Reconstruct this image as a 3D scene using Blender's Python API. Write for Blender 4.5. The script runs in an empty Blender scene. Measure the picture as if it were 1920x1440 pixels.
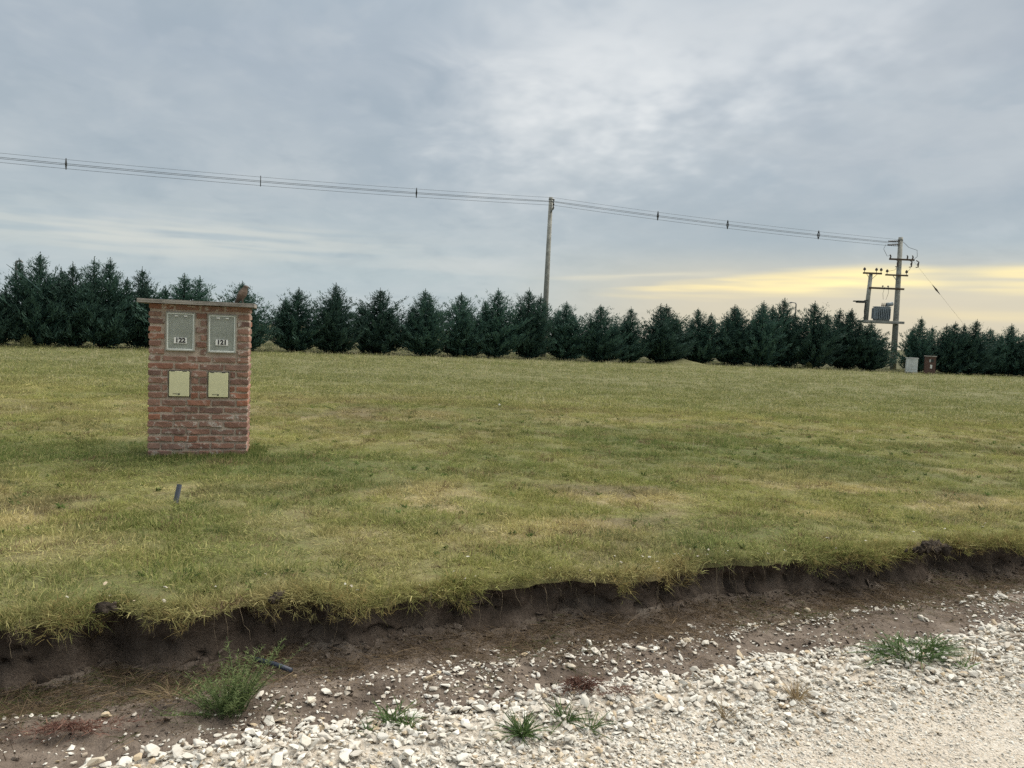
import bpy, bmesh, math, random
import numpy as np
from mathutils import Vector, Matrix, Euler

scene = bpy.context.scene
COL = scene.collection
R = math.radians

# ------------------------------------------------------------------ camera
cam_d = bpy.data.cameras.new('camera')
cam = bpy.data.objects.new('camera', cam_d)
COL.objects.link(cam)
cam_d.sensor_width = 36.0
cam_d.lens = 27.19
cam_d.clip_start = 0.05
cam_d.clip_end = 6000
cam.matrix_world = (Matrix.Translation((0, 0, 1.35)) @ Matrix.Rotation(R(90 - 3.75), 4, 'X')
                    @ Matrix.Rotation(R(2.4), 4, 'Z'))
scene.camera = cam

# ------------------------------------------------------------------ exposure
scene.view_settings.view_transform = 'Standard'
scene.view_settings.look = 'None'
scene.view_settings.exposure = 1.85
scene.view_settings.gamma = 1.0
scene.view_settings.use_curve_mapping = False

cy = scene.cycles
cy.use_denoising = False
cy.max_bounces = 4
cy.diffuse_bounces = 2
cy.glossy_bounces = 2
cy.transmission_bounces = 2
cy.transparent_max_bounces = 6

# ------------------------------------------------------------------ world: overcast evening sky
SUN_EL, SUN_AZ = 58.0, 60.0      # elevation, compass direction the light comes from (clockwise from +Y)
world = bpy.data.worlds.new('World')
scene.world = world
world.use_nodes = True
wt = world.node_tree
world.cycles.sampling_method = 'MANUAL'
world.cycles.sample_map_resolution = 256
wt.nodes.clear()


class NB:
    """tiny node-expression builder"""
    def __init__(self, tree):
        self.t = tree

    def n(self, typ, **kw):
        nd = self.t.nodes.new(typ)
        for k, v in kw.items():
            setattr(nd, k, v)
        return nd

    def link(self, a, b):
        self.t.links.new(a, b)

    def put(self, sock, v):
        if isinstance(v, bpy.types.NodeSocket):
            self.link(v, sock)
        else:
            sock.default_value = v

    def m(self, op, a, b=0.0, c=0.0, clamp=False):
        nd = self.n('ShaderNodeMath', operation=op, use_clamp=clamp)
        self.put(nd.inputs[0], a)
        self.put(nd.inputs[1], b)
        self.put(nd.inputs[2], c)
        return nd.outputs[0]

    def add(self, a, b): return self.m('ADD', a, b)
    def sub(self, a, b): return self.m('SUBTRACT', a, b)
    def mul(self, a, b): return self.m('MULTIPLY', a, b)
    def div(self, a, b): return self.m('DIVIDE', a, b)

    def gauss(self, x, c, w):
        d = self.div(self.sub(x, c), w)
        return self.m('EXPONENT', self.mul(self.mul(d, d), -1.0))

    def step(self, x, a, b, lo=0.0, hi=1.0):
        nd = self.n('ShaderNodeMapRange', interpolation_type='SMOOTHSTEP')
        self.put(nd.inputs[0], x)
        for i, v in enumerate((a, b, lo, hi)):
            self.put(nd.inputs[1 + i], v)
        return nd.outputs[0]

    def lin(self, x, a, b, lo, hi):
        nd = self.n('ShaderNodeMapRange')
        self.put(nd.inputs[0], x)
        for i, v in enumerate((a, b, lo, hi)):
            self.put(nd.inputs[1 + i], v)
        return nd.outputs[0]

    def vec(self, x, y, z=0.0):
        nd = self.n('ShaderNodeCombineXYZ')
        self.put(nd.inputs[0], x); self.put(nd.inputs[1], y); self.put(nd.inputs[2], z)
        return nd.outputs[0]

    def noise(self, v, scale, detail=4.0, rough=0.5, dist=0.0, col=False):
        nd = self.n('ShaderNodeTexNoise')
        if v is not None:
            self.put(nd.inputs['Vector'], v)
        nd.inputs['Scale'].default_value = scale
        nd.inputs['Detail'].default_value = detail
        nd.inputs['Roughness'].default_value = rough
        nd.inputs['Distortion'].default_value = dist
        return nd.outputs['Color' if col else 'Fac']

    def mix(self, f, a, b, mode='MIX'):
        nd = self.n('ShaderNodeMix', data_type='RGBA', blend_type=mode)
        self.put(nd.inputs[0], f)
        for s, v in ((nd.inputs[6], a), (nd.inputs[7], b)):
            if isinstance(v, tuple):
                v = (v[0], v[1], v[2], 1.0)
            self.put(s, v)
        return nd.outputs[2]

    def ramp(self, f, stops, interp='LINEAR'):
        nd = self.n('ShaderNodeValToRGB')
        cr = nd.color_ramp
        cr.interpolation = interp
        while len(cr.elements) > 1:
            cr.elements.remove(cr.elements[-1])
        for i, (p, c) in enumerate(stops):
            e = cr.elements[0] if i == 0 else cr.elements.new(p)
            e.position = p
            e.color = (c[0], c[1], c[2], 1.0)
        self.put(nd.inputs[0], f)
        return nd.outputs[0]


def build_world():
    b = NB(wt)
    tc = b.n('ShaderNodeTexCoord')
    sp = b.n('ShaderNodeSeparateXYZ')
    b.link(tc.outputs['Generated'], sp.inputs[0])
    x, y, z = sp.outputs
    az = b.mul(b.m('ARCTAN2', x, y), 57.29578)
    el = b.mul(b.m('ARCSINE', z), 57.29578)
    zc = b.add(b.m('ABSOLUTE', z), 0.26)
    # position on the cloud deck (perspective-correct)
    px, py = b.div(x, zc), b.div(y, zc)
    deck = b.vec(b.add(b.mul(px, 0.85), b.mul(py, 0.35)), b.add(b.mul(py, 0.8), b.mul(px, -0.3)))
    n1 = b.noise(deck, 1.5, 3.0, 0.55)
    n2 = b.noise(deck, 4.2, 4.0, 0.58, 0.5)
    n3 = b.noise(deck, 11.0, 2.5, 0.55)
    # streaky low cloud, stretched along the horizon
    st = b.vec(b.mul(az, 0.045), b.mul(el, 0.55))
    s1 = b.noise(st, 1.0, 3.0, 0.55)
    s2 = b.noise(st, 2.6, 2.0, 0.5)
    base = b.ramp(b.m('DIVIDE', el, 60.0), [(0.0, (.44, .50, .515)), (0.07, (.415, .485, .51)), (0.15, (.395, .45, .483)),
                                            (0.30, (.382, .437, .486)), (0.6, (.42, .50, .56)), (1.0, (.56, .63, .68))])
    # cool / warm-lilac drift
    base = b.mix(b.mul(b.step(b.add(az, b.mul(b.sub(n2, .5), 40.0)), 5.0, 38.0), b.mul(b.step(el, 5.0, 12.0), .75)),
                 base, (.385, .42, .45))
    base = b.mix(b.mul(b.step(n1, .42, .66), .38), base, (.56, .59, .59))
    base = b.mix(b.mul(b.step(n2, .50, .70), .27), base, (.54, .575, .585))
    base = b.mix(b.mul(b.step(n2, .50, .30), .32), base, (.29, .355, .405))
    base = b.mix(b.mul(b.step(n3, .50, .68), .11), base, (.56, .59, .60))
    base = b.mix(b.mul(b.step(n3, .50, .32), .10), base, (.30, .36, .40))
    # thin bright patch in the deck
    w_az = b.add(az, b.mul(b.sub(n2, .5), 22.0))
    w_el = b.add(el, b.mul(b.sub(n3, .5), 9.0))
    p1 = b.mul(b.gauss(w_az, 8.5, 10.5), b.gauss(w_el, 19.0, 4.8))
    p2 = b.mul(b.gauss(w_az, 2.0, 7.0), b.gauss(w_el, 15.0, 5.5))
    p3 = b.mul(b.gauss(w_az, 22.0, 6.0), b.gauss(w_el, 22.0, 3.6))
    pt = b.m('ADD', b.mul(p1, .95), b.add(b.mul(p2, .45), b.mul(p3, .5)), clamp=True)
    pt = b.mul(pt, b.lin(n3, .3, .7, .72, 1.05))
    base = b.mix(b.mul(pt, .85), base, (.76, .775, .765))
    # darker underside right of centre
    dk = b.mul(b.gauss(w_az, 17.0, 16.0), b.gauss(el, 7.4, 2.6))
    base = b.mix(b.mul(dk, .55), base, (.335, .385, .415))
    # pale streaks low on the left
    e2 = b.add(el, b.mul(b.sub(s1, .5), 3.4))
    lw = b.mul(b.gauss(e2, 5.6, 1.25), b.mul(b.gauss(az, -24.0, 15.0), b.step(s2, .30, .62)))
    base = b.mix(b.mul(lw, .8), base, (.62, .63, .58))
    lw2 = b.mul(b.gauss(e2, 4.6, .55), b.gauss(az, -4.0, 7.0))
    base = b.mix(b.mul(lw2, .45), base, (.62, .63, .60))
    lb = b.mul(b.gauss(el, 2.3, 1.6), b.step(az, 2.0, -12.0))
    base = b.mix(b.mul(lb, .35), base, (.42, .50, .56))
    # warm haze low on the right
    wm = b.mul(b.step(el, 7.4, 3.0), b.step(az, -4.0, 16.0))
    base = b.mix(b.mul(wm, .85), base, (.66, .575, .42))
    # the sunset gap
    e3 = b.add(el, b.add(b.mul(b.sub(s1, .5), 1.9), b.mul(b.sub(s2, .5), .5)))
    aw = b.add(az, b.mul(b.sub(s2, .5), 6.0))
    c = b.add(b.lin(az, 4.0, 24.0, 3.0, 4.95), b.lin(az, 24.0, 40.0, 0.0, .25))
    d = b.sub(e3, c)
    tw = b.lin(az, 5.0, 24.0, .35, 1.35)
    up = b.step(d, b.mul(tw, .75), b.mul(tw, .05))
    dn = b.step(d, b.mul(tw, -1.5), b.mul(tw, -.1))
    gap = b.mul(b.mul(up, dn), b.step(aw, 4.5, 15.0))
    holes = b.lin(s2, .36, .60, .30, 1.0)
    far = b.step(az, 120.0, 55.0)
    gap = b.mul(b.mul(gap, holes), b.mul(far, b.lin(b.gauss(az, 29.5, 2.2), 0.0, 1.0, 1.0, .45)))
    base = b.mix(b.m('MULTIPLY', gap, 1.0, clamp=True), base, (1.0, .82, .41))
    core = b.mul(b.mul(gap, b.gauss(az, 20.0, 9.0)), b.step(s1, .45, .62))
    base = b.mix(b.mul(core, .7), base, (1.15, .98, .46))
    g2 = b.mul(b.gauss(e3, 2.2, .35), b.mul(b.step(az, 24.0, 31.0), far))
    base = b.mix(b.mul(g2, .6), base, (.82, .69, .42))
    g3 = b.mul(b.gauss(e3, b.lin(az, 0.0, 12.0, 3.9, 4.7), .22), b.mul(b.step(az, 0.0, 6.0), b.step(az, 19.0, 11.0)))
    base = b.mix(b.mul(g3, .5), base, (.74, .68, .52))
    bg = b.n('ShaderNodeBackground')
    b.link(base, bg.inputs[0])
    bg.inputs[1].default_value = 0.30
    sky = b.n('ShaderNodeTexSky', sky_type='NISHITA', sun_disc=False)
    sky.sun_elevation = R(SUN_EL)
    sky.sun_rotation = R(SUN_AZ)
    bs = b.n('ShaderNodeBackground')
    b.link(sky.outputs[0], bs.inputs[0])
    bs.inputs[1].default_value = 0.05
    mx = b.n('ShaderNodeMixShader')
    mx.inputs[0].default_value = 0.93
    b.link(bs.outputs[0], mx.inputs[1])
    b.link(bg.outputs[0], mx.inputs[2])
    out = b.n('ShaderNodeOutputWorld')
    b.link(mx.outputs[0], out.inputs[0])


build_world()

sun_d = bpy.data.lights.new('sun', 'SUN')
sun_d.energy = 1.5
sun_d.angle = R(80)
sun_d.color = (1.0, .95, .86)
sun = bpy.data.objects.new('sun', sun_d)
COL.objects.link(sun)
sv = Vector((math.sin(R(SUN_AZ)) * math.cos(R(SUN_EL)), math.cos(R(SUN_AZ)) * math.cos(R(SUN_EL)), math.sin(R(SUN_EL))))
sun.rotation_euler = sv.to_track_quat('Z', 'Y').to_euler()

# ------------------------------------------------------------------ helpers
rng = np.random.default_rng(7)
random.seed(7)


def _hash(ix, iy, seed):
    h = (ix.astype(np.int64) * 374761393 + iy.astype(np.int64) * 668265263 + seed * 974711) & 0x7fffffff
    h = ((h ^ (h >> 13)) * 1274126177) & 0x7fffffff
    h = h ^ (h >> 16)
    return (h & 0xffff) / 65535.0


def vnoise(x, y, seed=0):
    x = np.asarray(x, float); y = np.asarray(y, float)
    ix, iy = np.floor(x), np.floor(y)
    fx, fy = x - ix, y - iy
    fx, fy = fx * fx * (3 - 2 * fx), fy * fy * (3 - 2 * fy)
    a, b_ = _hash(ix, iy, seed), _hash(ix + 1, iy, seed)
    c, d = _hash(ix, iy + 1, seed), _hash(ix + 1, iy + 1, seed)
    return (a * (1 - fx) + b_ * fx) * (1 - fy) + (c * (1 - fx) + d * fx) * fy


def fbm(x, y, seed=0, oct=4, gain=.5):
    x = np.asarray(x, float); y = np.asarray(y, float)
    s, amp, tot = 0.0, 1.0, 0.0
    for o in range(oct):
        s = s + amp * vnoise(x + 17.3 * o, y - 9.1 * o, seed + o)
        tot += amp
        amp *= gain
        x, y = x * 2.03, y * 2.03
    return s / tot


def sstep(x, a, b_):
    t = np.clip((x - a) / (b_ - a), 0, 1)
    return t * t * (3 - 2 * t)


def tag(o, label=None, cat=None, group=None, kind=None):
    if label: o['label'] = label
    if cat: o['category'] = cat
    if group: o['group'] = group
    if kind: o['kind'] = kind
    return o


def link(o, parent=None):
    COL.objects.link(o)
    if parent is not None:
        o.parent = parent
    return o


def empty(name, loc=(0, 0, 0), rz=0.0):
    o = bpy.data.objects.new(name, None)
    o.empty_display_size = .1
    o.location = loc
    o.rotation_euler = (0, 0, rz)
    return link(o)


def mesh_from(name, verts, faces, mat=None, smooth=False):
    me = bpy.data.meshes.new(name)
    me.from_pydata([tuple(v) for v in verts], [], [tuple(f) for f in faces])
    if mat: me.materials.append(mat)
    if smooth:
        me.polygons.foreach_set('use_smooth', [True] * len(me.polygons))
    me.update()
    return me


def mesh_np(name, V, F, mat=None, smooth=False):
    """V (n,3), F (m,3) or (m,4) arrays"""
    me = bpy.data.meshes.new(name)
    V = np.ascontiguousarray(V, np.float32); F = np.ascontiguousarray(F, np.int32)
    k = F.shape[1]
    me.vertices.add(len(V)); me.vertices.foreach_set('co', V.ravel())
    me.loops.add(F.size); me.loops.foreach_set('vertex_index', F.ravel())
    me.polygons.add(len(F)); me.polygons.foreach_set('loop_start', np.arange(0, F.size, k, dtype=np.int32))
    me.update(calc_edges=True)
    if smooth:
        me.polygons.foreach_set('use_smooth', [True] * len(F))
    if mat: me.materials.append(mat)
    me.validate()
    return me


def obj(name, me, parent=None, loc=None, rot=None, scale=None):
    o = bpy.data.objects.new(name, me)
    if loc is not None: o.location = loc
    if rot is not None: o.rotation_euler = rot
    if scale is not None: o.scale = scale
    return link(o, parent)


class MB:
    """collects shapes into one mesh"""
    def __init__(self):
        self.v, self.f = [], []

    def box(self, lo, hi, M=None):
        x0, y0, z0 = lo; x1, y1, z1 = hi
        P = [(x0, y0, z0), (x1, y0, z0), (x1, y1, z0), (x0, y1, z0), (x0, y0, z1), (x1, y0, z1), (x1, y1, z1), (x0, y1, z1)]
        if M is not None: P = [tuple(M @ Vector(p)) for p in P]
        n = len(self.v)
        self.v += P
        self.f += [tuple(n + i for i in q) for q in
                   ((0, 3, 2, 1), (4, 5, 6, 7), (0, 1, 5, 4), (1, 2, 6, 5), (2, 3, 7, 6), (3, 0, 4, 7))]
        return self

    def tube(self, pts, rad, seg=8, cap=True):
        pts = [Vector(p) for p in pts]
        if not hasattr(rad, '__len__'): rad = [rad] * len(pts)
        n0 = len(self.v)
        prev = None
        for i, p in enumerate(pts):
            d = (pts[min(i + 1, len(pts) - 1)] - pts[max(i - 1, 0)])
            if d.length < 1e-9: d = Vector((0, 0, 1))
            d.normalize()
            if prev is None:
                a = Vector((0, 0, 1)) if abs(d.z) < .9 else Vector((1, 0, 0))
                s = d.cross(a).normalized()
            else:
                s = (prev - d * prev.dot(d)).normalized()
            prev = s
            t = d.cross(s)
            for k in range(seg):
                an = 2 * math.pi * k / seg
                self.v.append(tuple(p + (s * math.cos(an) + t * math.sin(an)) * rad[i]))
        for i in range(len(pts) - 1):
            for k in range(seg):
                a = n0 + i * seg + k; b_ = n0 + i * seg + (k + 1) % seg
                self.f.append((a, b_, b_ + seg, a + seg))
        if cap:
            self.f.append(tuple(n0 + k for k in reversed(range(seg))))
            self.f.append(tuple(n0 + (len(pts) - 1) * seg + k for k in range(seg)))
        return self

    def mesh(self, name, mat, smooth=False, bevel=0.0):
        me = mesh_from(name, self.v, self.f, mat, smooth)
        bm = bmesh.new(); bm.from_mesh(me)
        bmesh.ops.recalc_face_normals(bm, faces=bm.faces)
        if bevel:
            bmesh.ops.bevel(bm, geom=bm.edges[:], offset=bevel, segments=1, affect='EDGES', clamp_overlap=True)
        bm.to_mesh(me); bm.free()
        if smooth:
            me.polygons.foreach_set('use_smooth', [True] * len(me.polygons))
        return me

    def build(self, name, mat, parent=None, smooth=False, bevel=0.0, loc=None, rot=None):
        return obj(name, self.mesh(name, mat, smooth, bevel), parent, loc, rot)


# ------------------------------------------------------------------ materials
def new_mat(name):
    m = bpy.data.materials.new(name)
    m.use_nodes = True
    m.node_tree.nodes.clear()
    return m, NB(m.node_tree)


def finish(b, shader, disp=None):
    out = b.n('ShaderNodeOutputMaterial')
    b.link(shader, out.inputs[0])


def principled(b, col, rough=.8, spec=.3, metal=0.0, normal=None):
    p = b.n('ShaderNodeBsdfPrincipled')
    b.put(p.inputs['Base Color'], col if isinstance(col, bpy.types.NodeSocket) else (col[0], col[1], col[2], 1))
    b.put(p.inputs['Roughness'], rough)
    p.inputs['Specular IOR Level'].default_value = spec
    p.inputs['Metallic'].default_value = metal
    if normal is not None: b.link(normal, p.inputs['Normal'])
    return p.outputs[0]


def bump(b, h, strength=.5, dist=.01):
    nd = b.n('ShaderNodeBump')
    nd.inputs['Strength'].default_value = strength
    nd.inputs['Distance'].default_value = dist
    b.link(h, nd.inputs['Height'])
    return nd.outputs[0]


def mat_simple(name, col, rough=.7, spec=.3, metal=0.0, var=.25, scale=8.0, bmp=.3, bdist=.004):
    m, b = new_mat(name)
    tc = b.n('ShaderNodeTexCoord').outputs['Object']
    n = b.noise(tc, scale, 6.0, .6)
    n2 = b.noise(tc, scale * 7, 3.0, .6)
    dark = tuple(c * (1 - var) for c in col); lite = tuple(min(1, c * (1 + var)) for c in col)
    c = b.mix(b.step(n, .3, .7), dark, lite)
    c = b.mix(b.mul(b.step(n2, .35, .7), .3), c, tuple(c_ * .75 for c_ in col))
    finish(b, principled(b, c, rough, spec, metal, bump(b, n2, bmp, bdist)))
    return m


def mat_grass():
    m, b = new_mat('grass_blades')
    at = b.n('ShaderNodeAttribute', attribute_type='INSTANCER', attribute_name='col')
    tn = b.n('ShaderNodeAttribute', attribute_type='GEOMETRY', attribute_name='tone')
    tone = tn.outputs['Fac']
    c = b.mix(b.mul(b.step(tone, .62, .95), .55), at.outputs['Color'], (.42, .34, .17))
    br = b.lin(tone, 0.0, 1.0, .68, 1.30)
    c = b.mix(1.0, c, b.vec(br, br, br), 'MULTIPLY')
    d = b.n('ShaderNodeBsdfDiffuse'); b.link(c, d.inputs[0])
    t = b.n('ShaderNodeBsdfTranslucent'); b.link(c, t.inputs[0])
    mx = b.n('ShaderNodeMixShader'); mx.inputs[0].default_value = .3
    b.link(d.outputs[0], mx.inputs[1]); b.link(t.outputs[0], mx.inputs[2])
    finish(b, mx.outputs[0])
    return m


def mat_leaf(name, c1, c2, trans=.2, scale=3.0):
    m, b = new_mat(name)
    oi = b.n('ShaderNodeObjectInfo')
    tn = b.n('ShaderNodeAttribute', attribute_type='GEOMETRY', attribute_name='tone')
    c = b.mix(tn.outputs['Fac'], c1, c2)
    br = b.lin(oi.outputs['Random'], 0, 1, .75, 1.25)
    c = b.mix(1.0, c, b.vec(br, br, br), 'MULTIPLY')
    d = b.n('ShaderNodeBsdfPrincipled'); b.link(c, d.inputs['Base Color'])
    d.inputs['Roughness'].default_value = .65
    d.inputs['Specular IOR Level'].default_value = .25
    t = b.n('ShaderNodeBsdfTranslucent'); b.link(c, t.inputs[0])
    mx = b.n('ShaderNodeMixShader'); mx.inputs[0].default_value = trans
    b.link(d.outputs[0], mx.inputs[1]); b.link(t.outputs[0], mx.inputs[2])
    finish(b, mx.outputs[0])
    return m


def mat_field():
    m, b = new_mat('lawn_soil')
    pos = b.n('ShaderNodeNewGeometry').outputs['Position']
    vc = b.n('ShaderNodeAttribute', attribute_type='GEOMETRY', attribute_name='col')
    n = b.noise(pos, 14.0, 3.0, .65)
    n2 = b.noise(pos, 90.0, 2.0, .7)
    c = b.mix(b.step(n, .35, .7), b.mix(.5, vc.outputs['Color'], (.10, .075, .04)), vc.outputs['Color'])
    c = b.mix(b.mul(b.step(n2, .5, .75), .5), c, (.30, .24, .12))
    finish(b, principled(b, c, .95, .1, 0, bump(b, n2, .8, .02)))
    return m


def mat_soil(name, dark, mid, lite, scale=6.0):
    m, b = new_mat(name)
    pos = b.n('ShaderNodeNewGeometry').outputs['Position']
    n = b.noise(pos, scale, 4.0, .62)
    n2 = b.noise(pos, scale * 9, 3.0, .65)
    n3 = b.noise(pos, scale * 30, 1.0, .6)
    c = b.ramp(n, [(.30, dark), (.52, mid), (.72, lite)])
    c = b.mix(b.mul(b.step(n2, .45, .72), .45), c, dark)
    c = b.mix(b.mul(b.step(n3, .60, .75), .35), c, lite)
    h = b.add(b.mul(n2, .7), b.mul(n3, .3))
    finish(b, principled(b, c, .95, .12, 0, bump(b, h, .9, .02)))
    return m


def mat_road():
    m, b = new_mat('road_gravel_fines')
    pos = b.n('ShaderNodeNewGeometry').outputs['Position']
    vo = b.n('ShaderNodeTexVoronoi', feature='F1')
    b.link(pos, vo.inputs['Vector']); vo.inputs['Scale'].default_value = 70.0
    vo2 = b.n('ShaderNodeTexVoronoi', feature='F1')
    b.link(pos, vo2.inputs['Vector']); vo2.inputs['Scale'].default_value = 160.0
    n = b.noise(pos, 2.5, 5.0, .6)
    sp = b.n('ShaderNodeSeparateColor'); b.link(vo.outputs['Color'], sp.inputs[0])
    c = b.mix(sp.outputs[0], (.40, .345, .275), (.60, .555, .485))
    sp2 = b.n('ShaderNodeSeparateColor'); b.link(vo2.outputs['Color'], sp2.inputs[0])
    c = b.mix(b.mul(sp2.outputs[1], .5), c, (.50, .44, .355))
    c = b.mix(b.mul(b.step(n, .40, .68), .4), c, (.44, .375, .295))
    h = b.add(b.mul(vo.outputs['Distance'], -1.0), b.mul(vo2.outputs['Distance'], -.4))
    finish(b, principled(b, c, .9, .2, 0, bump(b, h, .8, .012)))
    return m


def mat_stone():
    m, b = new_mat('crushed_limestone')
    oi = b.n('ShaderNodeObjectInfo').outputs['Random']
    tc = b.n('ShaderNodeTexCoord').outputs['Object']
    n = b.noise(b.n('ShaderNodeNewGeometry').outputs['Position'], 45.0, 3.0, .65)
    c = b.ramp(oi, [(0.0, (.65, .625, .555)), (.22, (.52, .485, .42)), (.45, (.68, .655, .59)), (.66, (.47, .42, .35)),
                    (.80, (.57, .54, .47)), (.93, (.47, .37, .245)), (.975, (.31, .26, .21)), (1.0, (.63, .60, .53))])
    c = b.mix(b.mul(b.step(n, .5, .75), .45), c, (.40, .345, .27))
    finish(b, principled(b, c, .85, .25))
    return m


def mat_brick():
    m, b = new_mat('rough_fired_brick')
    oi = b.n('ShaderNodeObjectInfo').outputs['Random']
    pos = b.n('ShaderNodeNewGeometry').outputs['Position']
    n = b.noise(pos, 16.0, 6.0, .65, .4)
    n2 = b.noise(pos, 70.0, 5.0, .7)
    n3 = b.noise(pos, 9.0, 4.0, .6, .8)
    c = b.ramp(oi, [(0.0, (.245, .135, .102)), (.2, (.30, .182, .140)), (.4, (.19, .115, .092)), (.6, (.33, .150, .098)),
                    (.8, (.265, .170, .134)), (1.0, (.165, .102, .086))])
    c = b.mix(b.mul(b.step(n, .48, .70), .55), c, (.31, .175, .125))
    c = b.mix(b.mul(b.step(n, .44, .26), .5), c, (.13, .075, .06))
    # lime and mortar smears
    sm = b.mul(b.step(n3, .54, .66), b.step(n2, .36, .58))
    c = b.mix(b.mul(sm, .85), c, (.56, .52, .46))
    h = b.add(b.mul(n, .5), b.mul(n2, .5))
    finish(b, principled(b, c, .92, .15, 0, bump(b, h, .9, .012)))
    return m


def mat_mortar():
    m, b = new_mat('mortar')
    pos = b.n('ShaderNodeNewGeometry').outputs['Position']
    n = b.noise(pos, 12.0, 6.0, .65)
    n2 = b.noise(pos, 110.0, 4.0, .65)
    c = b.ramp(n, [(.3, (.32, .25, .20)), (.5, (.43, .35, .285)), (.7, (.52, .45, .375))])
    finish(b, principled(b, c, .95, .1, 0, bump(b, n2, .9, .008)))
    return m


def mat_concrete(name, col):
    m, b = new_mat(name)
    pos = b.n('ShaderNodeTexCoord').outputs['Object']
    n = b.noise(pos, 5.0, 6.0, .65)
    n2 = b.noise(pos, 60.0, 5.0, .65)
    n3 = b.noise(b.vec(0, 0, 0), 1.0)
    c = b.mix(b.step(n, .32, .68), tuple(x * .68 for x in col), tuple(x * 1.15 for x in col))
    c = b.mix(b.mul(b.step(n2, .55, .75), .35), c, tuple(x * .55 for x in col))
    finish(b, principled(b, c, .9, .2, 0, bump(b, n2, .5, .006)))
    return m


def mat_pane():
    m, b = new_mat('clouded_polycarbonate')
    tc = b.n('ShaderNodeTexCoord').outputs['Object']
    n = b.noise(tc, 9.0, 5.0, .6)
    tr = b.n('ShaderNodeBsdfTransparent'); tr.inputs[0].default_value = (.80, .84, .82, 1)
    df = b.n('ShaderNodeBsdfDiffuse'); df.inputs[0].default_value = (.50, .545, .51, 1)
    gl = b.n('ShaderNodeBsdfGlossy'); gl.inputs[0].default_value = (.9, .9, .9, 1); gl.inputs['Roughness'].default_value = .12
    m1 = b.n('ShaderNodeMixShader'); b.put(m1.inputs[0], b.lin(n, .3, .7, .38, .60))
    b.link(tr.outputs[0], m1.inputs[1]); b.link(df.outputs[0], m1.inputs[2])
    fr = b.n('ShaderNodeFresnel'); fr.inputs[0].default_value = 1.5
    m2 = b.n('ShaderNodeMixShader'); b.link(b.mul(fr.outputs[0], 1.6), m2.inputs[0])
    b.link(m1.outputs[0], m2.inputs[1]); b.link(gl.outputs[0], m2.inputs[2])
    finish(b, m2.outputs[0])
    return m


M = dict(
    grass=mat_grass(), field=mat_field(),
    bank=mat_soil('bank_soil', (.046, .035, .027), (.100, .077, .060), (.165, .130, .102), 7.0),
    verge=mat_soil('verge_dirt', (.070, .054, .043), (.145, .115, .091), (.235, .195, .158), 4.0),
    crumb=mat_soil('dry_crumb', (.085, .066, .053), (.155, .123, .098), (.25, .205, .168), 9.0),
    road=mat_road(), stone=mat_stone(), brick=mat_brick(), mortar=mat_mortar(),
    slab=mat_concrete('slab_concrete', (.29, .268, .238)),
    pole=mat_concrete('pole_concrete', (.30, .30, .27)),
    pane=mat_pane(),
    frame=mat_simple('grey_plastic', (.36, .355, .31), .5, .4, 0, .1),
    inner=mat_simple('meter_housing', (.74, .77, .73), .6, .3, 0, .1),
    meter=mat_simple('meter_grey', (.17, .19, .19), .5, .4, 0, .15),
    white=mat_simple('white_plastic', (.80, .80, .77), .5, .4, 0, .03),
    ink=mat_simple('black_ink', (.02, .02, .022), .6, .3, 0, .1),
    door=mat_simple('cream_plastic', (.66, .64, .40), .45, .4, 0, .03, 3.0, .05),
    gasket=mat_simple('dark_gasket', (.045, .05, .045), .7, .3),
    trunk=mat_simple('conifer_bark', (.045, .038, .030), .95, .1, 0, .35, 9.0, .8, .02),
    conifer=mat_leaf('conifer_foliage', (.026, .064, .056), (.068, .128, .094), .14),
    weed=mat_leaf('weed_leaf', (.10, .16, .055), (.27, .33, .13), .35),
    tuft=mat_leaf('dark_grass_leaf', (.055, .105, .035), (.13, .20, .06), .3),
    dry=mat_leaf('dry_leaf', (.17, .12, .07), (.36, .28, .16), .2),
    red=mat_leaf('red_weed_leaf', (.085, .040, .031), (.19, .10, .07), .2),
    olive=mat_leaf('olive_leaf', (.10, .115, .045), (.21, .215, .09), .25),
    root=mat_simple('root_fibre', (.20, .16, .11), .9, .1, 0, .3, 30.0),
    clod=mat_soil('clod_soil', (.030, .024, .018), (.062, .049, .038), (.11, .088, .068), 14.0),
    pipe=mat_simple('dark_blue_pipe', (.028, .036, .055), .45, .45, 0, .2),
    pipe2=mat_simple('grey_blue_pipe', (.10, .115, .15), .55, .4, 0, .25),
    cable=mat_simple('cable_sheath', (.045, .05, .05), .6, .3, 0, .1),
    steel=mat_simple('galvanised_steel', (.17, .18, .175), .55, .5, .4, .2),
    rust=mat_simple('weathered_timber_arm', (.10, .075, .055), .85, .2, 0, .25),
    insul=mat_simple('brown_porcelain', (.045, .034, .028), .3, .5, 0, .15),
    tank=mat_simple('transformer_grey', (.27, .31, .33), .5, .4, 0, .15),
    cabinet=mat_simple('cabinet_grey', (.62, .64, .63), .6, .35, 0, .12, 3.0),
    farbrick=mat_simple('far_brick', (.125, .078, .064), .9, .15, 0, .3, 14.0, .6, .01),
    bird=None,
)


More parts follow.
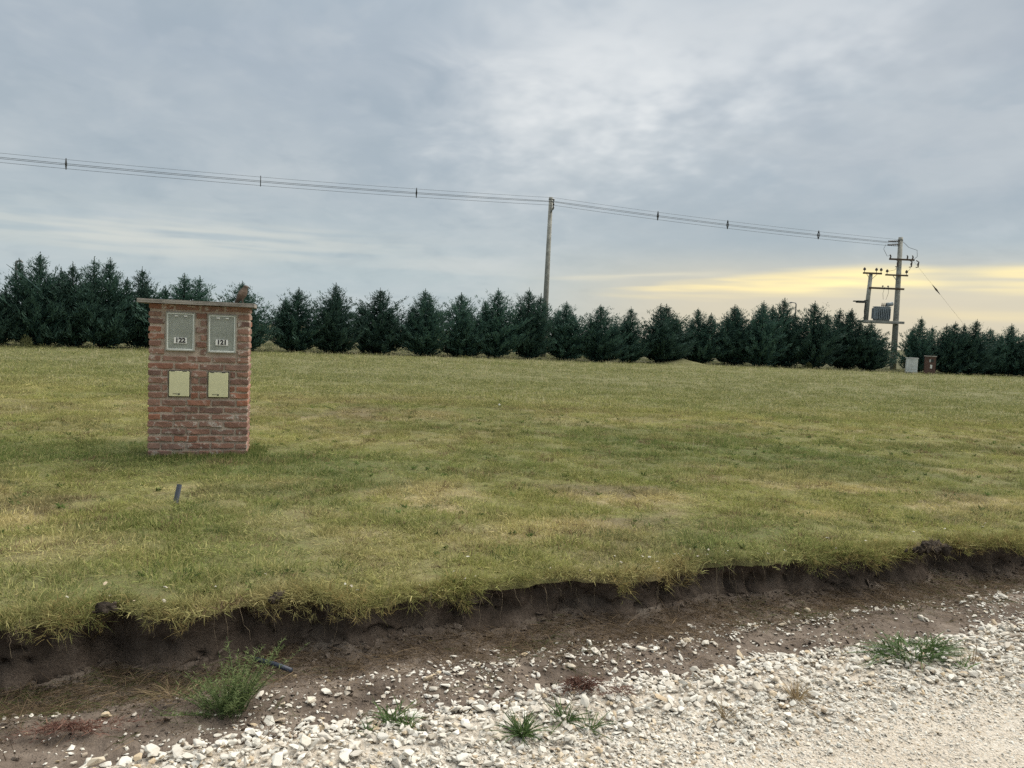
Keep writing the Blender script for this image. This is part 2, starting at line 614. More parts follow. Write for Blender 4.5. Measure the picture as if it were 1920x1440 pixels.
def mat_bird():
    m, b = new_mat('bird_plumage')
    tc = b.n('ShaderNodeTexCoord').outputs['Object']
    sp = b.n('ShaderNodeSeparateXYZ'); b.link(tc, sp.inputs[0])
    n = b.noise(tc, 60.0, 5.0, .6)
    z = b.add(sp.outputs[2], b.mul(b.sub(n, .5), .03))
    c = b.ramp(b.div(z, .2), [(0.0, (.09, .078, .068)), (.18, (.085, .066, .052)), (.35, (.12, .09, .07)), (.62, (.135, .10, .078)),
                              (.80, (.12, .095, .075)), (1.0, (.06, .05, .045))])
    c = b.mix(b.mul(b.step(n, .5, .7), .4), c, (.10, .07, .055))
    finish(b, principled(b, c, .85, .15, 0, bump(b, n, .5, .004)))
    return m


M['bird'] = mat_bird()

# ------------------------------------------------------------------ terrain frame: u along the bank, v away from the road
O = np.array([0.05, 4.14])
CA, SA = math.cos(R(22)), math.sin(R(22))


def uv2xy(u, v):
    return O[0] + u * CA - v * SA, O[1] + u * SA + v * CA


def xy2uv(x, y):
    dx, dy = x - O[0], y - O[1]
    return dx * CA + dy * SA, -dx * SA + dy * CA


def lip(u):
    """where the turf edge runs (v)"""
    u = np.asarray(u, float)
    w = (fbm(u * 1.1, u * 0 + 3.3, 11, 4, .62) - .5) * .36 + (vnoise(u * 3.1, u * 0 + 2.7, 14) - .5) * .09 + (vnoise(u * 8.0, u * 0 + .7, 15) - .5) * .06 + (vnoise(u * 19.0, u * 0 + 5.7, 16) - .5) * .035
    for c, wd, dp in ((-1.95, .10, .16), (-1.20, .16, .12), (1.15, .22, .07), (3.35, .14, .10), (-.55, .09, .05)):
        w = w + dp * np.exp(-((u - c) / wd) ** 2)
    return w + .05 + .13 * sstep(-u, .7, 2.0)


def hfield(u, v):
    a = (fbm(u * .9, v * .9, 21, 4) - .5) * .05
    b_ = (fbm(u * .12, v * .12, 22, 2) - .5) * .10 * sstep(v, 2, 14)
    l = (fbm(u * 5, v * 5, 23, 3) - .5) * .03
    x, y = uv2xy(u, v)
    fl = 1 - .8 * sstep(v, 25, 45)
    return (a + b_ + l) * fl - .015 * np.exp(-((v - lip(u)) / .12) ** 2)


def zlow(u, v):
    """verge and road surface"""
    z = -.262 - (.03 + .06 * sstep(-u, .7, 2.0)) * sstep(v, -.45, -.1) + (fbm(u * 2.2, v * 2.2, 31, 4) - .5) * .06 + (fbm(u * 9, v * 9, 33, 3) - .5) * .030
    z = z + .05 * np.exp(-np.clip(lip(u) - v, 0, 9) / .05) * (.4 + fbm(u * 2.0, u * 0, 35, 3))     # crumbled toe
    z = z + .025 * np.exp(-((v + .50) / .12) ** 2) * sstep(u, -1.2, -.3)                            # small windrow
    z = z + .035 * np.exp(-((v + 1.02) / .20) ** 2)                                               # stone ridge
    return z - .012 * sstep(-v, 1.2, 3.0)


def gauss2(x, y, cx, cy, rx, ry):
    return np.exp(-((x - cx) / rx) ** 2 - ((y - cy) / ry) ** 2)


def patch_col(x, y):
    """turf colour: green, olive, straw and bare brown patches; painted shade from tree row back"""
    u, v = xy2uv(x, y)
    g = np.array([.145, .190, .060]); ol = np.array([.278, .288, .098]); stw = np.array([.47, .41, .195]); br = np.array([.230, .190, .115])
    fa = np.array([.212, .236, .104])
    n1 = fbm(x * .55, y * .75, 41, 4); n2 = fbm(x * 1.6 + 7, y * 2.0, 43, 4); n3 = fbm(x * .9 - 4, y * 1.3 + 8, 45, 4, .6)
    c = np.repeat(ol[None], len(x), 0)
    green = sstep(n1, .46, .68) * .55 + .95 * gauss2(x, y, -2.5, 7.5, 2.6, .85) + .50 * gauss2(x, y, -6.2, 7.6, 3.0, 1.5)
    green = green + .60 * np.exp(-((y - .13 * x - 9.4) / 1.6) ** 2) * sstep(n2, .25, .55) * sstep(x, -2.5, 2.0)
    green = green + .35 * np.exp(-((v - .45) / .35) ** 2) * sstep(n2, .42, .6)
    straw = sstep(n2, .44, .62) * np.exp(-((v - 1.9) / 1.2) ** 2) * 1.05 + .45 * sstep(n2, .53, .68)
    straw = straw + .5 * np.exp(-((v - lip(u)) / .10) ** 2) * sstep(n3, .35, .55)
    brown = sstep(n3, .53, .63) * (.45 + .65 * np.exp(-((v - 1.6) / 1.3) ** 2)) + .75 * gauss2(x, y, -2.2, 13.2, 2.8, 2.6) * sstep(n2, .3, .55)
    far = sstep(y, 12, 22)
    green = np.clip(green * (1 - .55 * far), 0, 1)[:, None]
    straw = np.clip(straw * (1 - far), 0, 1)[:, None]
    brown = np.clip(brown * (1 - .8 * far), 0, 1)[:, None]
    c = c * (1 - straw) + stw * straw
    c = c * (1 - brown * .75) + br * brown * .75
    c = c * (1 - green) + g * green
    f = (far * .75)[:, None]
    c = c * (1 - f) + fa * f
    p = sstep(y - .40 * x + .0075 * x * x, 40.3, 41.6)[:, None]          # from the tree row back: darker green, grass shade painted into the colour
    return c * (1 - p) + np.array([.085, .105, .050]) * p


def axis(parts):
    a = np.concatenate([np.arange(lo, hi, st) for lo, hi, st in parts] + [[parts[-1][1]]])
    return a


def grid_sheet(name, U, Vp, fn, mat, colfn=None, smooth=True):
    uu, vv = np.meshgrid(U, Vp, indexing='ij')
    P = fn(uu.ravel(), vv.ravel())
    nu, nv = len(U), len(Vp)
    i = np.arange(nu * nv).reshape(nu, nv)
    F = np.stack([i[:-1, :-1].ravel(), i[1:, :-1].ravel(), i[1:, 1:].ravel(), i[:-1, 1:].ravel()], 1)
    me = mesh_np(name, P, F, mat, smooth)
    if colfn is not None:
        c = colfn(P)
        at = me.attributes.new('col', 'FLOAT_COLOR', 'POINT')
        at.data.foreach_set('color', np.concatenate([c, np.ones((len(c), 1))], 1).astype(np.float32).ravel())
    return obj(name, me)


UF = axis([(-1500, -300, 150), (-300, -60, 20), (-60, -14, 2.0), (-14, -4, .25), (-4, 7, .028), (7, 14, .25), (14, 60, 2.0), (60, 300, 20), (300, 1501, 150)])


def fn_field(u, vp):
    v = vp + lip(u)
    x, y = uv2xy(u, v)
    return np.stack([x, y, hfield(u, v) - np.where(vp < 0, .05, 0.0)], 1)


VF = axis([(-.012, 0, .012), (0, 3, .05), (3, 12, .15), (12, 60, .6), (60, 200, 10), (200, 1801, 200)])
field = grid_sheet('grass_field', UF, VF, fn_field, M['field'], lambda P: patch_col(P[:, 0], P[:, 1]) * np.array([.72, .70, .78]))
tag(field, kind='structure')

UB = axis([(-300, -60, 20), (-60, -8, 1.0), (-8, -4, .1), (-4, 7, .022), (7, 10, .1), (10, 60, 1.0), (60, 301, 20)])


def fn_bank(u, s):
    # s 0 = under the turf, 1 = toe
    l = lip(u)
    zt = hfield(u, l) - .006
    zb = zlow(u, l - .05) - .03
    z = zt + (zb - zt) * s
    n = (fbm(u * 6, s * 1.6, 51, 4, .6) - .5) * .085 + (fbm(u * 24, s * 6, 53, 3) - .5) * .03
    crack = np.abs(fbm(u * 5.5, s * .8 + 4, 55, 3) - .5)
    n = n + .045 * np.exp(-(crack / .018) ** 2)
    prof = .035 * np.sin(s * math.pi * .9) - .07 * sstep(s, .55, 1.0)
    w = sstep(s, 0.0, .12)
    v = l + .012 + w * (n + prof)
    x, y = uv2xy(u, v)
    return np.stack([x, y, z], 1)


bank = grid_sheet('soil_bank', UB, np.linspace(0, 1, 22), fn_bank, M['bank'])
tag(bank, kind='structure')

VE = -.86


def fn_verge(u, t):
    v0 = lip(u) + .10
    v = v0 + (VE - v0) * t
    x, y = uv2xy(u, v)
    z = zlow(u, v)
    return np.stack([x, y, z], 1)


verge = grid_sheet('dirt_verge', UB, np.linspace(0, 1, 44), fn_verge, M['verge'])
tag(verge, kind='structure')


def fn_road(u, v):
    x, y = uv2xy(u, v)
    return np.stack([x, y, zlow(u, v)], 1)


road = grid_sheet('gravel_road', UB, -axis([(.86, 3.2, .05), (3.2, 8.0, .4)])[:], fn_road, M['road'])
tag(road, kind='structure')
back = grid_sheet('ground_across_road', axis([(-1500, 1501, 150)]), -axis([(8.0, 1501, 150)]),
                  lambda u, v: np.stack([*uv2xy(u, v), np.full(len(u), -.285)], 1), M['field'],
                  lambda P: np.tile(np.array([[.15, .14, .05]]), (len(P), 1)))
tag(back, kind='structure')

# ------------------------------------------------------------------ instanced ground cover ("stuff")
PROTO = {}


def proto_coll(name, meshes):
    c = bpy.data.collections.new(name)
    for i, me in enumerate(meshes):
        o = bpy.data.objects.new('%s_%02d' % (name, i), me)
        c.objects.link(o)
    return c


def scatter(name, pts, rots, scales, idx, cols, coll, label, cat):
    me = bpy.data.meshes.new(name)
    n = len(pts)
    me.vertices.add(n)
    me.vertices.foreach_set('co', np.ascontiguousarray(pts, np.float32).ravel())
    a = me.attributes.new('rot', 'FLOAT_VECTOR', 'POINT'); a.data.foreach_set('vector', np.ascontiguousarray(rots, np.float32).ravel())
    a = me.attributes.new('scl', 'FLOAT_VECTOR', 'POINT'); a.data.foreach_set('vector', np.ascontiguousarray(scales, np.float32).ravel())
    a = me.attributes.new('idx', 'INT', 'POINT'); a.data.foreach_set('value', np.ascontiguousarray(idx, np.int32))
    if cols is not None:
        a = me.attributes.new('col', 'FLOAT_COLOR', 'POINT')
        a.data.foreach_set('color', np.concatenate([cols, np.ones((n, 1))], 1).astype(np.float32).ravel())
    o = obj(name, me)
    g = bpy.data.node_groups.new(name, 'GeometryNodeTree')
    g.interface.new_socket('Geometry', in_out='INPUT', socket_type='NodeSocketGeometry')
    g.interface.new_socket('Geometry', in_out='OUTPUT', socket_type='NodeSocketGeometry')
    gi = g.nodes.new('NodeGroupInput'); go = g.nodes.new('NodeGroupOutput')
    ip = g.nodes.new('GeometryNodeInstanceOnPoints')
    ci = g.nodes.new('GeometryNodeCollectionInfo')
    ci.inputs['Collection'].default_value = coll
    ci.inputs['Separate Children'].default_value = True
    ci.inputs['Reset Children'].default_value = True

    def attr(nm, dt):
        nd = g.nodes.new('GeometryNodeInputNamedAttribute'); nd.data_type = dt
        nd.inputs['Name'].default_value = nm
        return nd.outputs['Attribute']
    e2r = g.nodes.new('FunctionNodeEulerToRotation')
    L = g.links.new
    L(gi.outputs[0], ip.inputs['Points'])
    L(ci.outputs[0], ip.inputs['Instance'])
    ip.inputs['Pick Instance'].default_value = True
    L(attr('idx', 'INT'), ip.inputs['Instance Index'])
    L(attr('rot', 'FLOAT_VECTOR'), e2r.inputs[0]); L(e2r.outputs[0], ip.inputs['Rotation'])
    L(attr('scl', 'FLOAT_VECTOR'), ip.inputs['Scale'])
    L(ip.outputs[0], go.inputs[0])
    md = o.modifiers.new('scatter', 'NODES'); md.node_group = g
    tag(o, label, cat, None, 'stuff')
    return o


def set_tone(me, tone):
    a = me.attributes.new('tone', 'FLOAT', 'POINT')
    a.data.foreach_set('value', np.ascontiguousarray(tone, np.float32))


def blades(base, dirs, length, width, droop, tone, mat, name, seg=2, rg=rng):
    """strips of blades: base (n,3), unit dirs (n,3), length/width/droop/tone (n,)"""
    n = len(base)
    side = np.cross(dirs, rg.normal(size=(n, 3))); side /= np.linalg.norm(side, axis=1, keepdims=True) + 1e-9
    V, F, T = [], [], []
    hor = dirs.copy(); hor[:, 2] = 0; hl = np.linalg.norm(hor, axis=1, keepdims=True); hor = hor / (hl + 1e-6)
    rings = []
    for k in range(seg):
        t = k / seg
        p = base + dirs * (length * t)[:, None]
        p = p + hor * (droop * length * t * t * .7)[:, None]; p[:, 2] -= droop * length * t * t * .6
        w = (width * (1 - .45 * t) * .5)[:, None]
        rings.append((p - side * w, p + side * w))
    tip = base + dirs * length[:, None] + hor * (droop * length * .7)[:, None]
    tip[:, 2] -= droop * length * .6
    nv = seg * 2 + 1
    A = np.zeros((n, nv, 3))
    for k, (a, b_) in enumerate(rings):
        A[:, 2 * k] = a; A[:, 2 * k + 1] = b_
    A[:, -1] = tip
    off = (np.arange(n) * nv)[:, None]
    tris = []
    for k in range(seg - 1):
        q = [2 * k, 2 * k + 1, 2 * k + 3, 2 * k + 2]
        tris.append(off + np.array([[q[0], q[1], q[2]]])); tris.append(off + np.array([[q[0], q[2], q[3]]]))
    tris.append(off + np.array([[2 * seg - 2, 2 * seg - 1, 2 * seg]]))
    me = mesh_np(name, A.reshape(-1, 3), np.concatenate(tris, 0), mat)
    set_tone(me, np.repeat(tone, nv))
    return me


def tuft_mesh(seed, n, h, spread, lean, w, mat=None, name='tuft', droop=.3, seg=2, tone=(0, 1)):
    rg = np.random.default_rng(seed)
    an = rg.uniform(0, 2 * math.pi, n); r = spread * np.sqrt(rg.uniform(0, 1, n))
    base = np.stack([r * np.cos(an), r * np.sin(an), np.full(n, -.008)], 1)
    a2 = an + rg.normal(0, .9, n); ln = np.abs(rg.normal(0, lean, n))
    d = np.stack([np.cos(a2) * np.sin(ln), np.sin(a2) * np.sin(ln), np.cos(ln)], 1)
    L = h * rg.uniform(.45, 1.15, n)
    return blades(base, d, L, w * rg.uniform(.7, 1.3, n), droop * rg.uniform(0, 1.6, n), rg.uniform(tone[0], tone[1], n), mat or M['grass'], name, seg, rg)


near_protos = [tuft_mesh(100 + i, 90, .050, .115, .65, .0042, droop=.5) for i in range(8)] + \
              [tuft_mesh(120 + i, 75, .060, .125, 1.15, .0038, droop=.2, tone=(.45, 1)) for i in range(4)]
far_protos = [tuft_mesh(140 + i, 60, .055, .30, .6, .009, droop=.4) for i in range(6)]


def stalk_mesh(seed, n=5):
    rg = np.random.default_rng(seed)
    me = tuft_mesh(seed, n, .12, .07, .25, .006, droop=.15, seg=2, tone=(.6, 1))
    return me


stalk_protos = [stalk_mesh(160 + i) for i in range(4)]
c_near = proto_coll('near_tuft', near_protos)
c_far = proto_coll('far_tuft', far_protos)
c_stalk = proto_coll('seed_stalk', stalk_protos)

PIL = (-3.075, 7.58)       # pillar foot (front centre)
PYAW = 16.0


def in_pillar(x, y, m=0.0):
    c, s = math.cos(R(PYAW)), math.sin(R(PYAW))
    dx, dy = x - PIL[0], y - PIL[1]
    lx, ly = dx * c + dy * s, -dx * s + dy * c
    return (np.abs(lx) < .46 + m) & (ly > -m) & (ly < .46 + m)


def wedge_points(y0, y1, dens, extra=2.0):
    ymid = y1
    wx = .80 * y1 + extra
    n = int(dens * (y1 - y0) * 2 * wx)
    x = rng.uniform(-wx, wx, n); y = rng.uniform(y0, y1, n)
    k = np.abs(x) < .80 * y + extra
    return x[k], y[k]


def make_lawn():
    P, RT, SC, IX, CL = [], [], [], [], []
    for (y0, y1, dens) in ((2.0, 5.5, 170), (5.5, 8, 130), (8, 11, 80), (11, 15, 45)):
        x, y = wedge_points(y0, y1, dens)
        u, v = xy2uv(x, y)
        bare = fbm(x * 2.6, y * 2.6, 61, 4, .6)
        k = (v > lip(u) - .012) & ~in_pillar(x, y, .05) & ((bare < .62) | (rng.uniform(0, 1, len(x)) < .65))
        x, y, u, v, bare = x[k], y[k], u[k], v[k], bare[k]
        n = len(x)
        P.append(np.stack([x, y, hfield(u, v)], 1))
        RT.append(np.stack([rng.normal(0, .12, n), rng.normal(0, .12, n), rng.uniform(0, 6.28, n)], 1))
        hs = (.55 + .75 * fbm(x * 1.3, y * 1.3, 63, 4)) * rng.uniform(.75, 1.25, n)
        hs = hs * (1 + 1.5 * gauss2(x, y, PIL[0], PIL[1] - .10, .60, .17)) * (1 + .25 * sstep(y, 8, 15))
        hs = hs * (1 - .5 * sstep(bare, .56, .64))
        ws = rng.uniform(.85, 1.25, n) * (1 + .45 * sstep(y, 8, 15))
        SC.append(np.stack([ws, ws, hs], 1))
        fine = fbm(x * 5.5, y * 5.5, 69, 3)
        SC[-1][:, 2] *= .45 + 1.1 * fine
        c = patch_col(x, y) * (rng.uniform(.78, 1.25, n) * (.72 + .56 * fine))[:, None]
        q = rng.uniform(0, 1, n)
        c = np.where((q < .05)[:, None], np.array([[.085, .125, .045]]), c)
        c = np.where((q > .95)[:, None], np.array([[.17, .125, .075]]), c)
        sw = sstep(fbm(x * 2.2, y * 2.6, 67, 3), .5, .68)
        IX.append(np.where(rng.uniform(0, 1, n) < .12 + .6 * sw + .6 * sstep(bare, .55, .62), rng.integers(8, 12, n), rng.integers(0, 8, n)))
        CL.append(c)
    n = 150
    lx = np.concatenate([rng.uniform(-.52, .52, 100), rng.uniform(.48, .58, 50)]); ly = np.concatenate([rng.uniform(-.13, -.02, 100), rng.uniform(-.1, .5, 50)])
    c_, s_ = math.cos(R(PYAW)), math.sin(R(PYAW))
    x, y = PIL[0] + lx * c_ - ly * s_, PIL[1] + lx * s_ + ly * c_
    u, v = xy2uv(x, y)
    P.append(np.stack([x, y, hfield(u, v)], 1))
    RT.append(np.stack([rng.normal(0, .15, n), rng.normal(0, .15, n), rng.uniform(0, 6.28, n)], 1))
    hh = rng.uniform(.7, 2.3, n) * (.6 + .8 * fbm(x * 4, y * 4, 66, 2))
    SC.append(np.stack([np.full(n, .62), np.full(n, .62), hh], 1)); IX.append(rng.integers(0, 8, n))
    CL.append(np.array([[.105, .15, .042]]) * rng.uniform(.7, 1.4, n)[:, None])
    return scatter('lawn_grass', np.concatenate(P), np.concatenate(RT), np.concatenate(SC), np.concatenate(IX), np.concatenate(CL),
                   c_near, 'short mown olive and straw coloured grass of the near lawn', 'grass')


def make_far():
    P, RT, SC, IX, CL = [], [], [], [], []
    for (y0, y1, dens) in ((14, 22, 20), (22, 34, 9), (34, 52, 4.5)):
        x, y = wedge_points(y0, y1, dens)
        u, v = xy2uv(x, y)
        n = len(x)
        P.append(np.stack([x, y, hfield(u, v)], 1))
        RT.append(np.stack([rng.normal(0, .1, n), rng.normal(0, .1, n), rng.uniform(0, 6.28, n)], 1))
        hs = rng.uniform(.7, 1.4, n) * (.7 + .6 * fbm(x * .6, y * .6, 71, 3)); ws = rng.uniform(.9, 1.5, n) * (1 + .5 * sstep(y, 20, 40))
        SC.append(np.stack([ws, ws, hs], 1))
        IX.append(rng.integers(0, 6, n))
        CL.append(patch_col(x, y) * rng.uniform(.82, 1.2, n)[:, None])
    return scatter('distant_grass', np.concatenate(P), np.concatenate(RT), np.concatenate(SC), np.concatenate(IX), np.concatenate(CL),
                   c_far, 'pale olive grass of the far field up to the conifer row', 'grass')


def make_stalks():
    x, y = wedge_points(9, 44, 4.5)
    k = rng.uniform(0, 1, len(x)) < .10 + .90 * sstep(y, 13, 24) * (.25 + fbm(x * .25, y * .25, 77, 3))
    x, y = x[k], y[k]
    u, v = xy2uv(x, y); n = len(x)
    s = rng.uniform(.7, 1.5, n) * (1 + .5 * sstep(y, 20, 40))
    c = np.array([.46, .44, .29])[None] * rng.uniform(.8, 1.25, n)[:, None]
    return scatter('seed_heads', np.stack([x, y, hfield(u, v)], 1),
                   np.stack([rng.normal(0, .12, n), rng.normal(0, .12, n), rng.uniform(0, 6.28, n)], 1),
                   np.stack([s, s, s], 1), rng.integers(0, 4, n), c, c_stalk,
                   'pale seed stalks standing above the far grass', 'grass')


make_lawn(); make_far(); make_stalks()


def make_lawn_weeds():
    coll = proto_coll('rosette', [tuft_mesh(240 + i, 15, .055, .022, 1.15, .016, droop=.5, seg=3, tone=(0, .6)) for i in range(4)])
    x, y = wedge_points(3, 13, 6.0)
    u, v = xy2uv(x, y)
    k = (v > lip(u) + .03) & ~in_pillar(x, y, .1) & (fbm(x * .8, y * .8, 73, 3) > .47)
    x, y, u, v = x[k], y[k], u[k], v[k]; n = len(x)
    s = rng.uniform(.35, .8, n)
    c = np.array([[.13, .18, .06]]) * rng.uniform(.7, 1.5, n)[:, None]
    scatter('lawn_weeds', np.stack([x, y, hfield(u, v) + .012], 1), np.stack([rng.normal(0, .1, n), rng.normal(0, .1, n), rng.uniform(0, 6.28, n)], 1),
            np.stack([s, s, s], 1), rng.integers(0, 4, n), c, coll, 'small dark broadleaf weeds dotted through the near lawn', 'weeds')


make_lawn_weeds()

# ---- grass hanging over the lip of the bank
fringe_protos = [tuft_mesh(180 + i, 14, .12, .045, .55, .0042, droop=.7, seg=3, tone=(.1, 1)) for i in range(6)]
c_fringe = proto_coll('fringe_tuft', fringe_protos)


def make_fringe():
    n = 7000
    u = rng.uniform(-5, 9, n)
    dens = fbm(u * 2.1, u * 0, 81, 4, .65) + .16 * np.exp(-((u + .12) / .22) ** 2) + .10 * np.exp(-((u - .75) / .15) ** 2) + .12 * np.exp(-((u - 2.2) / .3) ** 2)
    k = rng.uniform(0, 1, n) < .20 + 4.0 * np.clip(dens - .44, 0, 1) ** 1.2
    u = u[k]; n = len(u)
    dv = rng.uniform(-.055, .05, n) * (.6 + .9 * sstep(dens[k], .45, .65))
    v = lip(u) + dv
    x, y = uv2xy(u, v)
    z = hfield(u, lip(u)) - np.clip(-dv, 0, 1) * rng.uniform(0, 1.3, n)
    tilt = rng.uniform(.2, 1.35, n) * np.where(dv < .01, 1.25, .55) * (.5 + dens[k])
    rz = R(22) + rng.normal(0, .45, n)
    RT = np.stack([tilt, rng.normal(0, .25, n), rz], 1)        # lean towards the road (-v)
    s = rng.uniform(.28, .80, n) * (.30 + .55 * sstep(dens[k], .36, .66))
    c = patch_col(x, y) * rng.uniform(.6, 1.1, n)[:, None]
    dryk = (rng.uniform(0, 1, n) < .28)[:, None]
    c = np.where(dryk, np.array([[.30, .235, .10]]) * rng.uniform(.7, 1.3, n)[:, None], c)
    # short stubble all along the edge
    n2 = 5200
    u2 = rng.uniform(-5, 9, n2); v2 = lip(u2) + rng.uniform(-.012, .05, n2)
    x2, y2 = uv2xy(u2, v2)
    z2 = hfield(u2, lip(u2)) - rng.uniform(0, .012, n2)
    x, y, z = np.concatenate([x, x2]), np.concatenate([y, y2]), np.concatenate([z, z2])
    RT = np.concatenate([RT, np.stack([rng.uniform(-.2, 1.1, n2), rng.normal(0, .4, n2), R(22) + rng.normal(0, .8, n2)], 1)])
    s = np.concatenate([s, rng.uniform(.18, .48, n2)])
    c = np.concatenate([c, patch_col(x2, y2) * rng.uniform(.6, 1.2, n2)[:, None]])
    n = len(x)
    scatter('bank_edge_grass', np.stack([x, y, z], 1), RT, np.stack([s, s, s], 1), rng.integers(0, 6, n), c, c_fringe,
            'grass drooping over the cut edge of the soil bank', 'grass')


make_fringe()


# ---- roots hanging from the bank
def make_roots():
    mb = MB()
    rr = random.Random(3)
    for i in range(150):
        u = rr.uniform(-3.2, 6.5)
        l = float(lip(np.array([u]))[0])
        z = -rr.uniform(.0, .10)
        v = l - .03 - rr.uniform(0, .03)
        L = .04 + .22 * rr.random() ** 2
        pts = []
        du, dv = rr.uniform(-.5, .5), -rr.uniform(.05, .5)
        for k in range(6):
            t = k / 5
            x, y = uv2xy(u + du * L * t + rr.uniform(-.008, .008), v + dv * L * t + rr.uniform(-.006, .006) * (k > 0))
            pts.append((float(x), float(y), z - L * t * rr.uniform(.8, 1.05)))
        lowz = -.27
        pts = [(a, b_, max(c, lowz)) for a, b_, c in pts]
        r0 = rr.uniform(.0006, .0017)
        mb.tube(pts, [r0 * (1 - .6 * k / 5) for k in range(6)], 3, cap=False)
    o = mb.build('hanging_roots', M['root'], smooth=True)
    tag(o, 'thin pale roots hanging from the cut soil bank', 'roots', None, 'stuff')


make_roots()


# ---- dead stems and straw lying on the dirt verge
def make_litter():
    protos = []
    for i in range(6):
        rg = np.random.default_rng(300 + i)
        n = 5
        base = rg.normal(0, .035, (n, 3)); base[:, 2] = rg.uniform(0, .012, n)
        a = rg.uniform(0, 6.28, n); e = rg.uniform(-.05, .35, n)
        d = np.stack([np.cos(a) * np.cos(e), np.sin(a) * np.cos(e), np.sin(e)], 1)
        protos.append(blades(base, d, rg.uniform(.03, .11, n), np.full(n, .0018), rg.uniform(0, .5, n), rg.uniform(0, .7, n), M['grass'], 'straw', 3, rg))
    coll = proto_coll('straw_litter', protos)
    n = 15000
    u = rng.uniform(-5, 9, n); v = lip(u) - .02 - np.abs(rng.normal(0, .33, n))
    k = (v > -1.0) & (rng.uniform(0, 1, n) < .25 + 1.1 * np.clip(fbm(u * 1.5, v * 2.5, 91, 3) - .25, 0, 1) + .5 * sstep(-u, .8, 2.0))
    u, v = u[k], v[k]; n = len(u)
    x, y = uv2xy(u, v)
    c = np.array([[.17, .125, .08]]) * rng.uniform(.4, 1.5, n)[:, None]
    grn = (rng.uniform(0, 1, n) < .22 * sstep(fbm(u * 1.2, v * 2, 93, 3), .45, .6))[:, None]
    c = np.where(grn, np.array([[.09, .11, .04]]), c)
    s = rng.uniform(.6, 1.4, n)
    scatter('dead_stems', np.stack([x, y, zlow(u, v) + .004], 1), np.stack([rng.normal(0, .2, n), rng.normal(0, .2, n), rng.uniform(0, 6.28, n)], 1),
            np.stack([s, s, s], 1), rng.integers(0, 6, n), c, coll, 'dead stems and straw strewn over the brown dirt verge', 'straw')


make_litter()


# ---- crushed stone
def rock_mesh(seed, n=13, flat=.7):
    rg = np.random.default_rng(seed)
    p = rg.normal(size=(n, 3)); p /= np.linalg.norm(p, axis=1, keepdims=True)
    p *= rg.uniform(.75, 1.0, (n, 1)) * np.array([rg.uniform(.8, 1.25), rg.uniform(.7, 1.0), flat * rg.uniform(.75, 1.15)]) * .5
    bm = bmesh.new()
    for q in p: bm.verts.new(q)
    r = bmesh.ops.convex_hull(bm, input=bm.verts[:])
    bad = [g for g in r['geom_interior'] + r['geom_unused'] if isinstance(g, bmesh.types.BMVert)]
    if bad: bmesh.ops.delete(bm, geom=list(set(bad)), context='VERTS')
    bmesh.ops.bevel(bm, geom=bm.edges[:], offset=.035, segments=1, affect='EDGES', clamp_overlap=True) if seed % 2 == 0 else None
    me = bpy.data.meshes.new('stone')
    bm.to_mesh(me); bm.free()
    me.materials.append(M['stone'])
    return me


rocks = [rock_mesh(400 + i) for i in range(16)]
c_rock = proto_coll('crushed_stone', rocks)


